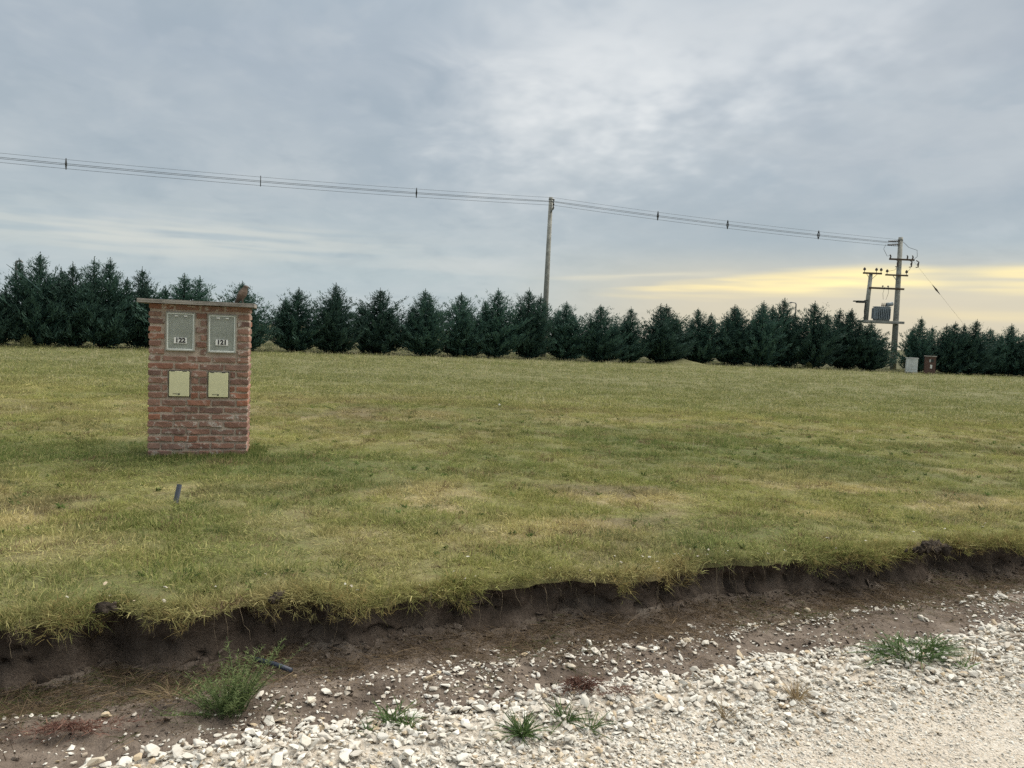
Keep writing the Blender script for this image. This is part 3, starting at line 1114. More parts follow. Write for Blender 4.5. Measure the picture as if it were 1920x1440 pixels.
def make_stones():
    S = []      # u, v, size
    # ridge of coarse stone
    n = 20000
    u = rng.uniform(-5, 9.5, n); e = -.82 + (fbm(u * 1.6, u * 0 + 5, 95, 4, .6) - .5) * .30
    e = e - .14 * sstep(-u, .7, 1.8)
    v = e - rng.uniform(0, 1, n) ** 1.45 * .62 + rng.normal(0, .05, n)
    sz = np.clip(rng.lognormal(math.log(.0225), .47, n), .009, .062) * (1 - .30 * sstep(e - v, .30, .6))
    S.append((u, v, sz))
    # scattered on the dirt verge
    n = 15000
    u = rng.uniform(-5, 9.5, n); v = -rng.beta(2.4, 1.5, n) * .95
    cl = fbm(u * 2.4, v * 3.4, 97, 4, .6)
    k = rng.uniform(0, 1, n) < np.clip((cl - .36) * 4.0, .05, 1) * (.35 + .65 * sstep(u, -2.2, -.4)) * sstep(lip(u) - v, .05, .45)
    u, v = u[k], v[k]
    S.append((u, v, np.clip(rng.lognormal(math.log(.0125), .58, len(u)), .005, .055)))
    # small windrow
    n = 800
    u = rng.uniform(-.9, 9.5, n); v = -.50 + rng.normal(0, .065, n) + (fbm(u * .9, u * 0, 99, 3) - .5) * .25
    k = rng.uniform(0, 1, n) < np.clip((fbm(u * 1.4, u * 0 + 2, 101, 3) - .32) * 4, .05, 1)
    S.append((u[k], v[k], np.clip(rng.lognormal(math.log(.027), .42, k.sum()), .010, .06)))
    # a few on the lawn edge
    n = 60
    u = rng.uniform(-2.6, 5.5, n); v = lip(u) + np.abs(rng.normal(.06, .12, n))
    S.append((u, v, rng.uniform(.010, .028, n)))
    u = np.concatenate([s[0] for s in S]); v = np.concatenate([s[1] for s in S]); sz = np.concatenate([s[2] for s in S])
    x, y = uv2xy(u, v)
    up = v > lip(u) - .01
    z = np.where(up, hfield(u, v) + .012, zlow(u, v)) + sz * .18
    ridge = v < -.80
    z = z + np.where(ridge, rng.uniform(0, 1, len(u)) ** 2 * .022, 0)
    n = len(u)
    rot = np.stack([rng.normal(0, .3, n), rng.normal(0, .3, n), rng.uniform(0, 6.28, n)], 1)
    sc = sz[:, None] * np.stack([rng.uniform(.95, 1.45, n), rng.uniform(.85, 1.2, n), rng.uniform(.5, .9, n)], 1)
    ix = rng.integers(0, 16, n)
    d = np.sqrt(x ** 2 + y ** 2)
    vis = (np.abs(x) < .66 * y) & (y > 2.7)
    app = np.where(vis, sz / d, 0)
    big = np.argsort(-app)[:300]
    mask = np.zeros(n, bool); mask[big] = True
    for i in big:
        par = road if v[i] < VE else (verge if not up[i] else field)
        obj('stone', rocks[ix[i]], par, (x[i], y[i], z[i]), tuple(rot[i]), tuple(sc[i]))
    m = ~mask
    o = scatter('coarse_gravel', np.stack([x, y, z], 1)[m], rot[m], sc[m], ix[m], None, c_rock,
                'coarse white crushed stone along the road edge', 'gravel')
    # fine gravel of the carriageway
    n = 150000
    u = rng.uniform(-3.5, 8.0, n); v = -1.12 - rng.uniform(0, 1, n) ** 1.3 * 2.1
    x, y = uv2xy(u, v)
    k = (y > 2.0) & (np.abs(x) < .9 * y + .8)
    u, v, x, y = u[k], v[k], x[k], y[k]; n = len(u)
    sz = np.clip(rng.lognormal(math.log(.0125), .48, n), .005, .040) * (1 - .45 * sstep(-v, 1.3, 1.7))
    z = zlow(u, v) + sz * .10
    rot = np.stack([rng.normal(0, .4, n), rng.normal(0, .4, n), rng.uniform(0, 6.28, n)], 1)
    sc = sz[:, None] * np.stack([rng.uniform(.9, 1.5, n), rng.uniform(.8, 1.2, n), rng.uniform(.5, .9, n)], 1)
    scatter('fine_gravel', np.stack([x, y, z], 1), rot, sc, rng.integers(0, 16, n), None, c_rock,
            'fine cream gravel covering the road surface', 'gravel')


make_stones()


def make_crumbs():
    meshes = []
    for i in range(6):
        me = rock_mesh(451 + 2 * i, 11, .75); me.materials.clear(); me.materials.append(M['crumb'])
        meshes.append(me)
    coll = proto_coll('soil_crumb', meshes)
    n = 26000
    u = rng.uniform(-5, 9.5, n); v = lip(u) - .01 - rng.beta(1.1, 1.5, n) * .95
    k = rng.uniform(0, 1, n) < np.clip((fbm(u * 2.0, v * 3.0, 121, 4, .6) - .33) * 4, .08, 1)
    u, v = u[k], v[k]
    nt = 2600
    ut = rng.uniform(-5, 9.5, nt); vt = lip(ut) + .02 - np.abs(rng.normal(0, .07, nt))
    sz = np.concatenate([np.clip(rng.lognormal(math.log(.010), .55, len(u)), .004, .045), np.clip(rng.lognormal(math.log(.016), .5, nt), .006, .06)])
    u, v = np.concatenate([u, ut]), np.concatenate([v, vt]); n = len(u)
    x, y = uv2xy(u, v)
    rot = np.stack([rng.normal(0, .5, n), rng.normal(0, .5, n), rng.uniform(0, 6.28, n)], 1)
    sc = sz[:, None] * np.stack([rng.uniform(.9, 1.5, n), rng.uniform(.8, 1.2, n), rng.uniform(.6, 1, n)], 1)
    scatter('soil_crumbs', np.stack([x, y, zlow(u, v) + sz * .15], 1), rot, sc, rng.integers(0, 6, n), None, coll,
            'loose brown crumbs of earth on the dirt verge', 'soil')


make_crumbs()

# ------------------------------------------------------------------ brick meter pillar
PW, PD, BH, BJ = .92, .46, .050, .0215
NC = 21
PH = NC * (BH + BJ)


def brick_mesh(seed, L, D, Hh):
    """rough hand-made brick: bevelled, uneven box, origin at centre"""
    rr = random.Random(seed)
    bm = bmesh.new()
    bmesh.ops.create_cube(bm, size=1.0)
    bmesh.ops.scale(bm, vec=(L, D, Hh), verts=bm.verts)
    bmesh.ops.subdivide_edges(bm, edges=[e for e in bm.edges if abs((e.verts[0].co - e.verts[1].co).x) > L * .5], cuts=2)
    for v in bm.verts:
        v.co += Vector((rr.uniform(-.004, .004), rr.uniform(-.0045, .0045), rr.uniform(-.0045, .0045)))
    sharp = [e for e in bm.edges if e.calc_face_angle(0) > .6]
    bmesh.ops.bevel(bm, geom=sharp, offset=.0035, segments=1, affect='EDGES', clamp_overlap=True)
    me = bpy.data.meshes.new('brick')
    bm.to_mesh(me); bm.free()
    me.materials.append(M['brick'])
    return me


bricks = [brick_mesh(500 + i, 1.0 * .21, .11, BH) for i in range(10)]
half_bricks = [brick_mesh(530 + i, .10, .11, BH) for i in range(6)]

pillar = empty('brick_meter_pillar', (PIL[0], PIL[1], -.01), R(PYAW))
tag(pillar, 'red brick utility pillar with two glazed meter boxes, two cream doors and concrete roof slab', 'meter pillar')
# openings on the front (x0, x1, z0, z1), x from the pillar's left edge
OPEN_M = [(.152, .418, 1.052, 1.432), (.532, .798, 1.045, 1.425)]
OPEN_D = [(.182, .378, .602, .862), (.540, .736, .600, .858)]
OPENS = OPEN_M + OPEN_D


def build_pillar():
    rr = random.Random(9)
    # mortar body: solid back and a front layer with the openings left out
    fr, bk = .010, .13
    mb = MB()
    x0, x1 = -PW / 2 + fr, PW / 2 - fr
    mb.box((x0, bk, 0), (x1, PD - fr, PH))
    xs = sorted({0 + fr, PW - fr} | {o[0] for o in OPENS} | {o[1] for o in OPENS})
    zs = sorted({0, PH} | {o[2] for o in OPENS} | {o[3] for o in OPENS})
    for i in range(len(xs) - 1):
        for j in range(len(zs) - 1):
            cx, cz = (xs[i] + xs[i + 1]) / 2, (zs[j] + zs[j + 1]) / 2
            if any(o[0] < cx < o[1] and o[2] < cz < o[3] for o in OPENS):
                continue
            mb.box((xs[i] - PW / 2, fr, zs[j]), (xs[i + 1] - PW / 2, bk, zs[j + 1]))
    mb.build('mortar', M['mortar'], pillar)

    def put(cx, cy, cz, L, rot=0.0):
        if L < .03: return
        src = rr.choice(bricks if L > .14 else half_bricks)
        nat = .21 if L > .14 else .10
        o = obj('brick', src, pillar, (cx, cy, cz),
                (rr.uniform(-.012, .012), rr.uniform(-.015, .015), rot + rr.uniform(-.015, .015) + rr.choice((0, math.pi))),
                (L / nat, 1.0, rr.uniform(.90, 1.06)))
        return o

    j = BJ * .9
    for c in range(NC):
        z = c * (BH + BJ) + BJ + BH / 2
        A = c % 2 == 0
        # front run
        segs = []
        if A:
            m = PW / 4
            segs = [(k * m + (j / 2 if k else 0), (k + 1) * m - (j / 2 if k < 3 else 0)) for k in range(4)]
        else:
            e = .11
            inner = [e + j + k * (PW - 2 * e - j) / 3 for k in range(4)]
            segs = [(inner[k], inner[k + 1] - j) for k in range(3)]
        out = []
        for a, b_ in segs:
            parts = [(a, b_)]
            for o in OPENS:
                if o[2] - .012 < z + BH * .42 and o[3] + .012 > z - BH * .42:
                    np_ = []
                    for p, q in parts:
                        if q <= o[0] - .012 or p >= o[1] + .012: np_.append((p, q)); continue
                        if p < o[0] - .012: np_.append((p, o[0] - .012))
                        if q > o[1] + .012: np_.append((o[1] + .012, q))
                    parts = np_
            out += parts
        yo = .055 + rr.uniform(-.003, .003)
        for a, b_ in out:
            put((a + b_) / 2 - PW / 2, yo + rr.uniform(-.004, .004), z + rr.uniform(-.003, .003), b_ - a)
        # back run
        for a, b_ in segs:
            put((a + b_) / 2 - PW / 2, PD - .055, z, b_ - a)
        # sides
        for sx in (-1, 1):
            xx = sx * (PW / 2 - .055)
            if A:
                put(xx, PD / 2, z, PD - .22 - 2 * j, math.pi / 2)
            else:
                L = (PD - j) / 2
                put(xx, L / 2, z, L, math.pi / 2); put(xx, PD - L / 2, z, L, math.pi / 2)
    # roof slab
    sm = MB()
    sm.box((-PW / 2 - .095, -.075, PH + .004), (PW / 2 + .045, PD + .06, PH + .044))
    me = sm.mesh('roof_slab', M['slab'], bevel=.004)
    bm = bmesh.new(); bm.from_mesh(me)
    bmesh.ops.subdivide_edges(bm, edges=bm.edges[:], cuts=5, use_grid_fill=True)
    for v in bm.verts:
        v.co += Vector((rr.uniform(-.002, .002), rr.uniform(-.002, .002), rr.uniform(-.002, .002)))
    bm.to_mesh(me); bm.free()
    obj('roof_slab', me, pillar)

    def text(name, s, size, mat, par, loc):
        cu = bpy.data.curves.new(name, 'FONT')
        cu.body = s; cu.size = size; cu.align_x = 'CENTER'; cu.align_y = 'CENTER'
        cu.offset = size * .045; cu.extrude = .0008
        t = bpy.data.objects.new(name, cu); COL.objects.link(t)
        bpy.context.view_layer.update()
        me_ = bpy.data.meshes.new_from_object(t.evaluated_get(bpy.context.evaluated_depsgraph_get()))
        bpy.data.objects.remove(t)
        me_.materials.clear(); me_.materials.append(mat)
        return obj(name, me_, par, loc, (math.pi / 2, 0, 0))

    for (a, b_, z0, z1), num, dn in ((OPEN_M[0], '122', .0), (OPEN_M[1], '121', .004)):
        w, h = b_ - a, z1 - z0
        t = .013
        mb = MB()
        # frame: four bars and a tray behind
        mb.box((0, -.008, 0), (t, .10, h)); mb.box((w - t, -.008, 0), (w, .10, h))
        mb.box((t, -.0075, 0), (w - t, .0995, t)); mb.box((t, -.0075, h - t), (w - t, .0995, h))
        box = mb.build('meter_box', M['frame'], pillar, bevel=.003, loc=(a - PW / 2, 0, z0))
        box['label'] = 'glazed meter box numbered ' + num
        MB().box((.002, .092, .002), (w - .002, .122, h - .002)).build('housing', M['inner'], box)
        me_ = MB()
        me_.box((.065, .05, .05), (w - .065, .09, .17)).box((.085, .038, .09), (w - .085, .052, .155))
        me_.build('meter', M['meter'], box, bevel=.004)
        cb = MB()
        cb.tube([(.08, .07, .05), (.07, .06, .035), (.05, .06, .03), (.035, .07, .08)], .006, 6)
        cb.tube([(w - .09, .07, .05), (w - .06, .05, .035), (w - .04, .06, .09)], .006, 6)
        cb.build('wiring', M['gasket'], box, smooth=True)
        MB().box((t - .002, .004, t - .002), (w - t + .002, .008, h - t + .002)).build('pane', M['pane'], box)
        ib = MB()      # inner bead of the window
        k = .022
        ib.box((t, -.0045, t), (k, .003, h - t)); ib.box((w - k, -.0045, t), (w - t, .003, h - t))
        ib.box((k, -.004, t), (w - k, .003, k)); ib.box((k, -.004, h - k), (w - k, .003, h - t))
        ib.build('bead', M['inner'], box, bevel=.001)
        for cx in (w * .36, w * .67):
            MB().box((cx - .016, -.010, h - .045), (cx + .016, .002, h - .032)).build('clip', M['white'], box, bevel=.002)
        pc = w * .50
        MB().box((pc - .058, -.003, .075), (pc + .058, .001, .132)).build('number_plate', M['white'], box)
        text('number', num, .062, M['ink'], box, (pc, -.0042, .1035))
    for (a, b_, z0, z1) in OPEN_D:
        w, h = b_ - a, z1 - z0
        mb = MB()
        t = .0045
        mb.box((0, -.002, 0), (t, .05, h)); mb.box((w - t, -.002, 0), (w, .05, h))
        mb.box((t, -.0015, 0), (w - t, .0495, t)); mb.box((t, -.0015, h - t), (w - t, .0495, h))
        dr = mb.build('service_box', M['gasket'], pillar, bevel=.002, loc=(a - PW / 2, 0, z0))
        MB().box((t + .002, -.009, t + .002), (w - t - .002, .008, h - t - .002)).build('door', M['door'], dr, bevel=.004)
        lk = MB().tube([(w * .50, -.008, .030), (w * .50, -.013, .030)], .0085, 14)
        lk.build('lock', M['gasket'], dr)
        lg = MB()
        for q in range(5):      # the tiny maker's mark left of the lock
            lg.box((w * .22 + q * .0085, -.0096, .0285), (w * .22 + q * .0085 + .006, -.0088, .0365))
        lg.build('maker_mark', M['gasket'], dr)
        for hx in (w * .2, w * .75):
            MB().box((hx - .018, -.0095, h - .010), (hx + .018, -.001, h - .002)).build('hinge', M['gasket'], dr)


build_pillar()


# ------------------------------------------------------------------ bird
def remeshed(name, mb_or_me, vox, mat, smooth_it=3):
    me = mb_or_me if isinstance(mb_or_me, bpy.types.Mesh) else mb_or_me.mesh(name, mat)
    t = bpy.data.objects.new(name, me); COL.objects.link(t)
    md = t.modifiers.new('r', 'REMESH'); md.mode = 'VOXEL'; md.voxel_size = vox; md.use_smooth_shade = True
    if smooth_it:
        s = t.modifiers.new('s', 'SMOOTH'); s.iterations = smooth_it; s.factor = .5
    bpy.context.view_layer.update()
    me2 = bpy.data.meshes.new_from_object(t.evaluated_get(bpy.context.evaluated_depsgraph_get()))
    bpy.data.objects.remove(t)
    me2.name = name
    me2.materials.clear(); me2.materials.append(mat)
    me2.polygons.foreach_set('use_smooth', [True] * len(me2.polygons))
    return me2


def build_bird():
    c, s = math.cos(R(PYAW)), math.sin(R(PYAW))
    lx, ly = .385, .10
    loc = (PIL[0] + lx * c - ly * s, PIL[1] + lx * s + ly * c, PH + .036)
    b = empty('perched_bird', loc, R(8))
    tag(b, 'small brown bird perched on the right end of the pillar roof slab', 'bird')
    mb = MB()
    # body from tail end to crown, facing +x
    mb.tube([(-.052, 0, .018), (-.040, 0, .036), (-.022, 0, .060), (-.004, 0, .090), (.010, 0, .118), (.018, 0, .138), (.024, 0, .152), (.030, 0, .168), (.034, 0, .178)],
            [.010, .026, .038, .043, .038, .029, .024, .024, .012], 14)
    mb.tube([(.040, 0, .163), (.055, 0, .158), (.066, 0, .150)], [.013, .008, .0035], 10)      # bill base
    mb.tube([(-.040, 0, .040), (-.058, 0, .012), (-.070, 0, -.012)], [.020, .017, .011], 10)   # tail
    for sy in (-1, 1):
        mb.tube([(.004, sy * .030, .118), (-.018, sy * .040, .086), (-.046, sy * .028, .036), (-.058, sy * .014, .014)], [.014, .019, .013, .005], 10)   # folded wing
        mb.tube([(-.008, sy * .016, .062), (-.002, sy * .017, .030), (.000, sy * .017, .010)], [.016, .0085, .005], 8)       # thigh
        mb.tube([(.000, sy * .017, .016), (.002, sy * .017, .003)], [.0045, .004], 8)
        for da in (-.5, 0, .5):
            mb.tube([(.000, sy * .017, .003), (.022 * math.cos(da), sy * .017 + .022 * math.sin(da), .002)], [.004, .003], 6)
    me = remeshed('body', mb, .0028, M['bird'], 2)
    o = obj('body', me, b)
    for sy in (-1, 1):
        eb = MB().tube([(.036, sy * .0185, .164), (.0362, sy * .0245, .1645)], [.0042, .0018], 8)
        eb.build('eye', M['ink'], b)
    MB().tube([(.052, 0, .158), (.064, 0, .154), (.074, 0, .146)], [.0075, .005, .0012], 8).build('bill', M['gasket'], b, smooth=True)


build_bird()


# ------------------------------------------------------------------ conifers
def conifer_meshes(seed, leaders, dens=1.0):
    """unit tree: height 1 (scaled on placement), nominal width 1 at base radius .5 -> (trunk mesh, crown mesh)"""
    rg = np.random.default_rng(seed)
    Bp, D, L, W, T = [], [], [], [], []
    tr = MB()
    for li, (ox, oy, top, rad, z0) in enumerate(leaders):
        # leader axis
        tr.tube([(ox * .2, oy * .2, -.02), (ox * .6, oy * .6, top * .35), (ox, oy, top * .75), (ox * 1.05, oy * 1.05, top * .97)],
                [.030 * (1 if li == 0 else .6), .018, .006, .0012], 7)
        nb = int(190 * dens * (1.0 if li == 0 else .65))
        for k in range(nb):
            t = z0 + (1 - z0) * (k + rg.uniform(0, 1)) / nb
            t = t ** 1.12
            f = t
            prof = (.90 + .4 * f) if f < .25 else 1 - ((f - .25) / .75) ** 1.22
            long = rg.uniform() < .24
            r = rad * prof * (rg.uniform(1.05, 1.45) if long else rg.uniform(.5, 1.05)) + .014
            a = k * 2.39996 + rg.normal(0, .4)
            zt = f * top * .90
            axx, axy = ox * min(1, f * 1.4 + .2), oy * min(1, f * 1.4 + .2)
            rise = rg.uniform(.35, 1.05) * (.65 + .6 * f)
            ns = max(3, int(17 * (r / .5) ** .7))
            bend = rg.normal(0, .25)
            for q in range(ns):
                s = .12 + .88 * (q + rg.uniform(0, 1)) / ns
                aa = a + bend * s
                rr_ = r * s
                p = np.array([axx + math.cos(aa) * rr_, axy + math.sin(aa) * rr_, zt + r * rise * s ** 1.5 + rg.normal(0, .008)])
                size = (.080 - .040 * s) * rg.uniform(.7, 1.3) * (.36 + .64 * (1 - f) ** .8)
                out = np.array([math.cos(aa), math.sin(aa), rise * 1.2 * s + .40])
                nbld = 6
                for m in range(nbld):
                    d = out * rg.uniform(.6, 1.2) + rg.normal(0, .30 + .25 * (1 - s), 3)
                    d[2] += .25
                    d /= np.linalg.norm(d) + 1e-9
                    Bp.append(p + rg.normal(0, .012, 3)); D.append(d)
                    L.append(size * rg.uniform(.55, 1.3)); W.append(size * rg.uniform(.16, .30))
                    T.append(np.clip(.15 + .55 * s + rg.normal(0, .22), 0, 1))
        # wispy tip
        for k in range(40):
            zz = top * (.80 + .19 * k / 40)
            a = rg.uniform(0, 6.28)
            d = np.array([math.cos(a) * .7, math.sin(a) * .7, rg.uniform(.5, 1.4)]); d /= np.linalg.norm(d)
            Bp.append(np.array([ox * 1.03, oy * 1.03, zz - .02])); D.append(d); L.append(rg.uniform(.016, .045) * (1.3 - k / 40)); W.append(.008); T.append(.6)
    Bp = np.array(Bp); Bp[:, 2] = np.maximum(Bp[:, 2], .015)
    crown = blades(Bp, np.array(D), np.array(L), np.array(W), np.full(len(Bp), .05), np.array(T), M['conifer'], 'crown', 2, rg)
    trunk = tr.mesh('trunk', M['trunk'], smooth=True)
    return trunk, crown


VARIANTS = [
    conifer_meshes(1, [(0, 0, .97, .34, .02), (.13, .06, .80, .20, .10)]),
    conifer_meshes(2, [(-.03, 0, .97, .32, .02), (.12, .03, .91, .22, .10), (-.14, -.08, .70, .18, .12)]),
    conifer_meshes(3, [(.0, 0, .96, .32, .02), (-.15, .03, .84, .20, .12), (.15, -.04, .77, .20, .10)]),
    conifer_meshes(4, [(.04, .02, .98, .32, .02), (-.10, -.05, .90, .24, .08), (.05, .15, .74, .18, .12)]),
    conifer_meshes(5, [(0, 0, .96, .36, .02), (.17, .06, .70, .20, .10), (-.16, .08, .64, .18, .10)]),
    conifer_meshes(6, [(-.04, 0, .95, .32, .02), (.10, 0, .94, .24, .08), (-.18, .05, .76, .18, .12), (.20, .08, .68, .16, .12)]),
    conifer_meshes(7, [(0, 0, .98, .31, .02), (.09, -.08, .78, .16, .12)]),
]
# x, y, height, width, variant, description
TREES = [
    (-21.46, 29.41, 2.97, 2.0, 0), (-20.43, 30.29, 2.60, 1.7, 2), (-19.24, 31.18, 3.77, 2.1, 3), (-18.27, 32.02, 3.37, 1.8, 1), (-17.18, 32.5, 3.7, 2.0, 5),
    (-15.99, 33.49, 3.59, 1.9, 6), (-14.17, 33.56, 3.49, 2.3, 5), (-12.37, 35.16, 3.17, 2.0, 4), (-10.36, 36.88, 3.19, 2.1, 0), (-8.68, 37.44, 3.4, 2.0, 0),
    (-6.74, 38.75, 3.4, 2.3, 4), (-4.48, 38.89, 3.32, 2.1, 3), (-2.69, 40.13, 3.41, 2.2, 4), (-0.87, 40.64, 3.54, 2.1, 0), (0.81, 41.67, 3.7, 2.2, 1),
    (2.81, 42.45, 3.27, 2.1, 2), (4.81, 42.46, 3.15, 2.1, 4), (6.5, 43.24, 2.99, 1.8, 6), (8.51, 43.9, 3.27, 2.4, 5), (10.93, 45.28, 3.17, 2.2, 3),
    (13.01, 45.55, 3.74, 2.3, 5), (14.37, 45.09, 3.87, 2.2, 3), (15.84, 46.11, 4.16, 2.3, 2), (17.51, 45.57, 3.8, 2.4, 0), (19.72, 46.41, 3.61, 2.4, 5),
    (21.15, 45.98, 3.03, 2.2, 2), (24.12, 46.37, 3.38, 1.6, 6), (25.33, 47.07, 2.8, 1.1, 6), (26.06, 46.28, 3.11, 1.9, 1), (27.24, 46.29, 3.19, 1.9, 3),
    (28.96, 47.17, 2.92, 1.8, 2), (30.18, 46.99, 3.29, 1.9, 0), (31.19, 46.23, 3.19, 1.9, 4), (33.39, 46.85, 3.55, 2.2, 5)]
ORD = ['first', 'second', 'third', 'fourth', 'fifth', 'sixth', 'seventh', 'eighth', 'ninth', 'tenth', 'eleventh', 'twelfth', 'thirteenth']
TOPS = ['with one plain pointed top', 'with a smaller twin top', 'with a three-pointed crown', 'with a forked top', 'with a broad skirt', 'with several uneven tips', 'with a narrow spire']


def tree_label(i):
    var = TREES[i][4]
    if i < 2: return ['dark conifer cut off by the left edge of the picture', 'short dark conifer under the leftmost lamp post'][i]
    if i == 27: return 'small slender young conifer behind the far brick pillar'
    if i < 8: return 'dark conifer %s, %s left of the meter pillar' % (TOPS[var], ORD[7 - i]) if i < 7 else 'dark conifer half hidden behind the brick meter pillar under the bird'
    if i < 15: return 'dark conifer %s, %s to the right of the meter pillar' % (TOPS[var], ORD[i - 8])
    if i < 26: return 'dark conifer %s, %s to the right of the bare concrete pole' % (TOPS[var], ORD[i - 15])
    if i == 26: return 'dark narrow conifer rising behind the white cabinet'
    if i == 33: return 'dark conifer at the far right end of the row'
    return 'dark conifer %s, %s to the right of the far brick pillar' % (TOPS[var], ORD[i - 28])


for i, (x, y, h, w, var) in enumerate(TREES):
    tr, cr = VARIANTS[var]
    e = empty('conifer_tree', (x, y, -.01), random.uniform(0, 6.28))
    e.scale = (w * 2.12, w * 2.12, h * 1.09 * random.uniform(.95, 1.04))
    e.rotation_euler[0], e.rotation_euler[1] = random.uniform(-.04, .04), random.uniform(-.04, .04)
    tag(e, tree_label(i), 'tree', 'conifers in the row behind the field')
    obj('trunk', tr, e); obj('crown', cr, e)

# long bare branch sticking out of the leftmost trees
bb = MB().tube([(-18.49, 30.2, 2.23), (-19.12, 30.2, 2.75), (-19.80, 30.2, 3.20)], [.045, .030, .006], 6).build('bare_branch', M['conifer'], smooth=True)
tag(bb, 'long bare branch slanting up out of the leftmost conifers', 'branch')


# weeds at the foot of the row
def bush_mesh(seed, mat, name='foliage', n=420):
    rg = np.random.default_rng(seed)
    an = rg.uniform(0, 6.28, n); r = .5 * np.sqrt(rg.uniform(0, 1, n)); z = rg.uniform(0, 1, n) ** .8 * np.sqrt(np.clip(1 - (r / .5) ** 2, .05, 1)) * .8
    base = np.stack([r * np.cos(an), r * np.sin(an), z], 1)
    d = base * 1.2 + rg.normal(0, .4, (n, 3)); d[:, 2] += .6; d /= np.linalg.norm(d, axis=1, keepdims=True)
    return blades(base, d, rg.uniform(.10, .28, n), rg.uniform(.02, .05, n), np.full(n, .3), rg.uniform(0, 1, n), mat, name, 2, rg)


bushes = [bush_mesh(700 + i, M['olive']) for i in range(3)]
for i, (x, y, w, h) in enumerate([(-18.9, 30.0, .4, .6), (17.0, 44.5, .4, .5)]):
    o = obj('weed_bush', bushes[i % 3], None, (x, y, 0), (0, 0, i * 1.3), (w, w, h))
    tag(o, ['pale olive weed at the foot of the leftmost conifers', 'pale olive weed at the foot of the conifers left of the transformer'][i], 'weed', 'weeds at the foot of the conifers')

# low heap of earth in front of the trees
def build_mound():
    rg = np.random.default_rng(5)
    n = 40
    V, F = [], []
    g = np.linspace(-1, 1, n)
    X, Y = np.meshgrid(g, g, indexing='ij')
    r = np.sqrt(X ** 2 + Y ** 2)
    Z = np.clip(1 - r, 0, 1) ** 1.1 * .34 * (.75 + .5 * fbm(X * 3, Y * 3, 111, 4)) - .03
    P = np.stack([X.ravel() * 1.9, Y.ravel() * 1.4, Z.ravel()], 1)
    i = np.arange(n * n).reshape(n, n)
    Fq = np.stack([i[:-1, :-1].ravel(), i[1:, :-1].ravel(), i[1:, 1:].ravel(), i[:-1, 1:].ravel()], 1)
    me = mesh_np('dirt_mound', P, Fq, mat_soil('mound_soil', (.13, .125, .06), (.19, .185, .09), (.25, .235, .13), 3.0), True)
    o = obj('dirt_mound', me, None, (9.5, 43.3, 0))
    tag(o, kind='structure')


build_mound()


# ------------------------------------------------------------------ power line
def build_pole():
    e = empty('concrete_pole', (1.78, 46.3, 0))
    tag(e, 'tall bare concrete pole rising from the middle of the conifer row', 'utility pole')
    MB().tube([(0, 0, -.3), (.03, 0, 4.7), (.06, 0, 9.45)], [.185, .150, .118], 16).build('shaft', M['pole'], e, smooth=True)
    br = MB()
    br.tube([(.06, -.10, 9.25), (.20, -.18, 9.12), (.22, -.2, 8.85), (.10, -.12, 8.55)], .035, 6)
    br.tube([(.22, -.2, 9.3), (.22, -.2, 8.7)], .03, 6)
    br.build('bracket', M['steel'], e)
    for z in (9.28, 9.02, 8.82):
        MB().tube([(.22, -.2, z - .05), (.22, -.24, z - .02), (.22, -.30, z), (.22, -.34, z)], [.02, .055, .05, .02], 10).build('insulator', M['insul'], e)
    MB().tube([(.06, 0, 9.30), (.06, 0, 9.36)], [.135, .135], 16).build('band', M['steel'], e)


build_pole()

P0, P1, P2 = Vector((-45, 31, 9.35)), Vector((2.0, 46.1, 9.40)), Vector((24.40, 50, 8.35))


def wire_pt(seg, t, dz, side, sag):
    a, b_ = (P0, P1) if seg == 0 else (P1, P2)
    d = (b_ - a).normalized(); s = Vector((d.y, -d.x, 0))
    p = a.lerp(b_, t)
    env = min(1.0, min(t if seg == 1 else 1 - t, 1.0) * 14 + (.35))
    return p + Vector((0, 0, dz - sag * 4 * t * (1 - t))) + s * side * env


WIRES = [('messenger_wire', .0, 0, .007, 'thin uppermost steel wire of the overhead line'),
         ('power_cable', -.22, .13, .011, 'nearer middle cable of the overhead line'),
         ('power_cable', -.24, -.13, .011, 'farther middle cable of the overhead line'),
         ('power_cable', -.44, 0, .0085, 'lowest cable of the overhead line')]
for nm, dz, side, rad, lab in WIRES:
    pts = [wire_pt(0, k / 24, dz, side, .48) for k in range(24)] + [wire_pt(1, k / 16, dz, side, .14) for k in range(17)]
    o = MB().tube(pts, rad, 5).build(nm, M['cable'], smooth=True)
    tag(o, lab, 'cable', 'wires of the overhead line')
SP = [(0, .485, 'cable spacer nearest the left edge on the overhead line'), (0, .668, 'cable spacer above the gap right of the meter pillar'), (0, .835, 'first cable spacer left of the bare concrete pole'),
      (1, .284, 'first cable spacer right of the bare concrete pole'), (1, .482, 'middle cable spacer between concrete pole and transformer poles'), (1, .75, 'cable spacer nearest the transformer poles')]
for seg, t, lab in SP:
    mb = MB()
    sag = .48 if seg == 0 else .14
    a = wire_pt(seg, t, .06, 0, sag); m1 = wire_pt(seg, t, -.22, .15, sag); m2 = wire_pt(seg, t, -.22, -.15, sag); z = wire_pt(seg, t, -.48, 0, sag)
    mb.tube([a, m1, z], .021, 6); mb.tube([a, m2, z], .021, 6); mb.tube([m1, m2], .020, 6); mb.tube([a, z], .018, 6)
    o = mb.build('cable_spacer', M['cable'])
    tag(o, lab, 'cable spacer', 'spacers on the overhead line')


def insulator(par, x, y, z, h=.22, r=.085):
    MB().tube([(x, y, z), (x, y, z + h * .35), (x, y, z + h * .45), (x, y, z + h * .75), (x, y, z + h)], [.018, .018, r, r * .95, r * .35], 10).build('insulator', M['insul'], par, smooth=False)


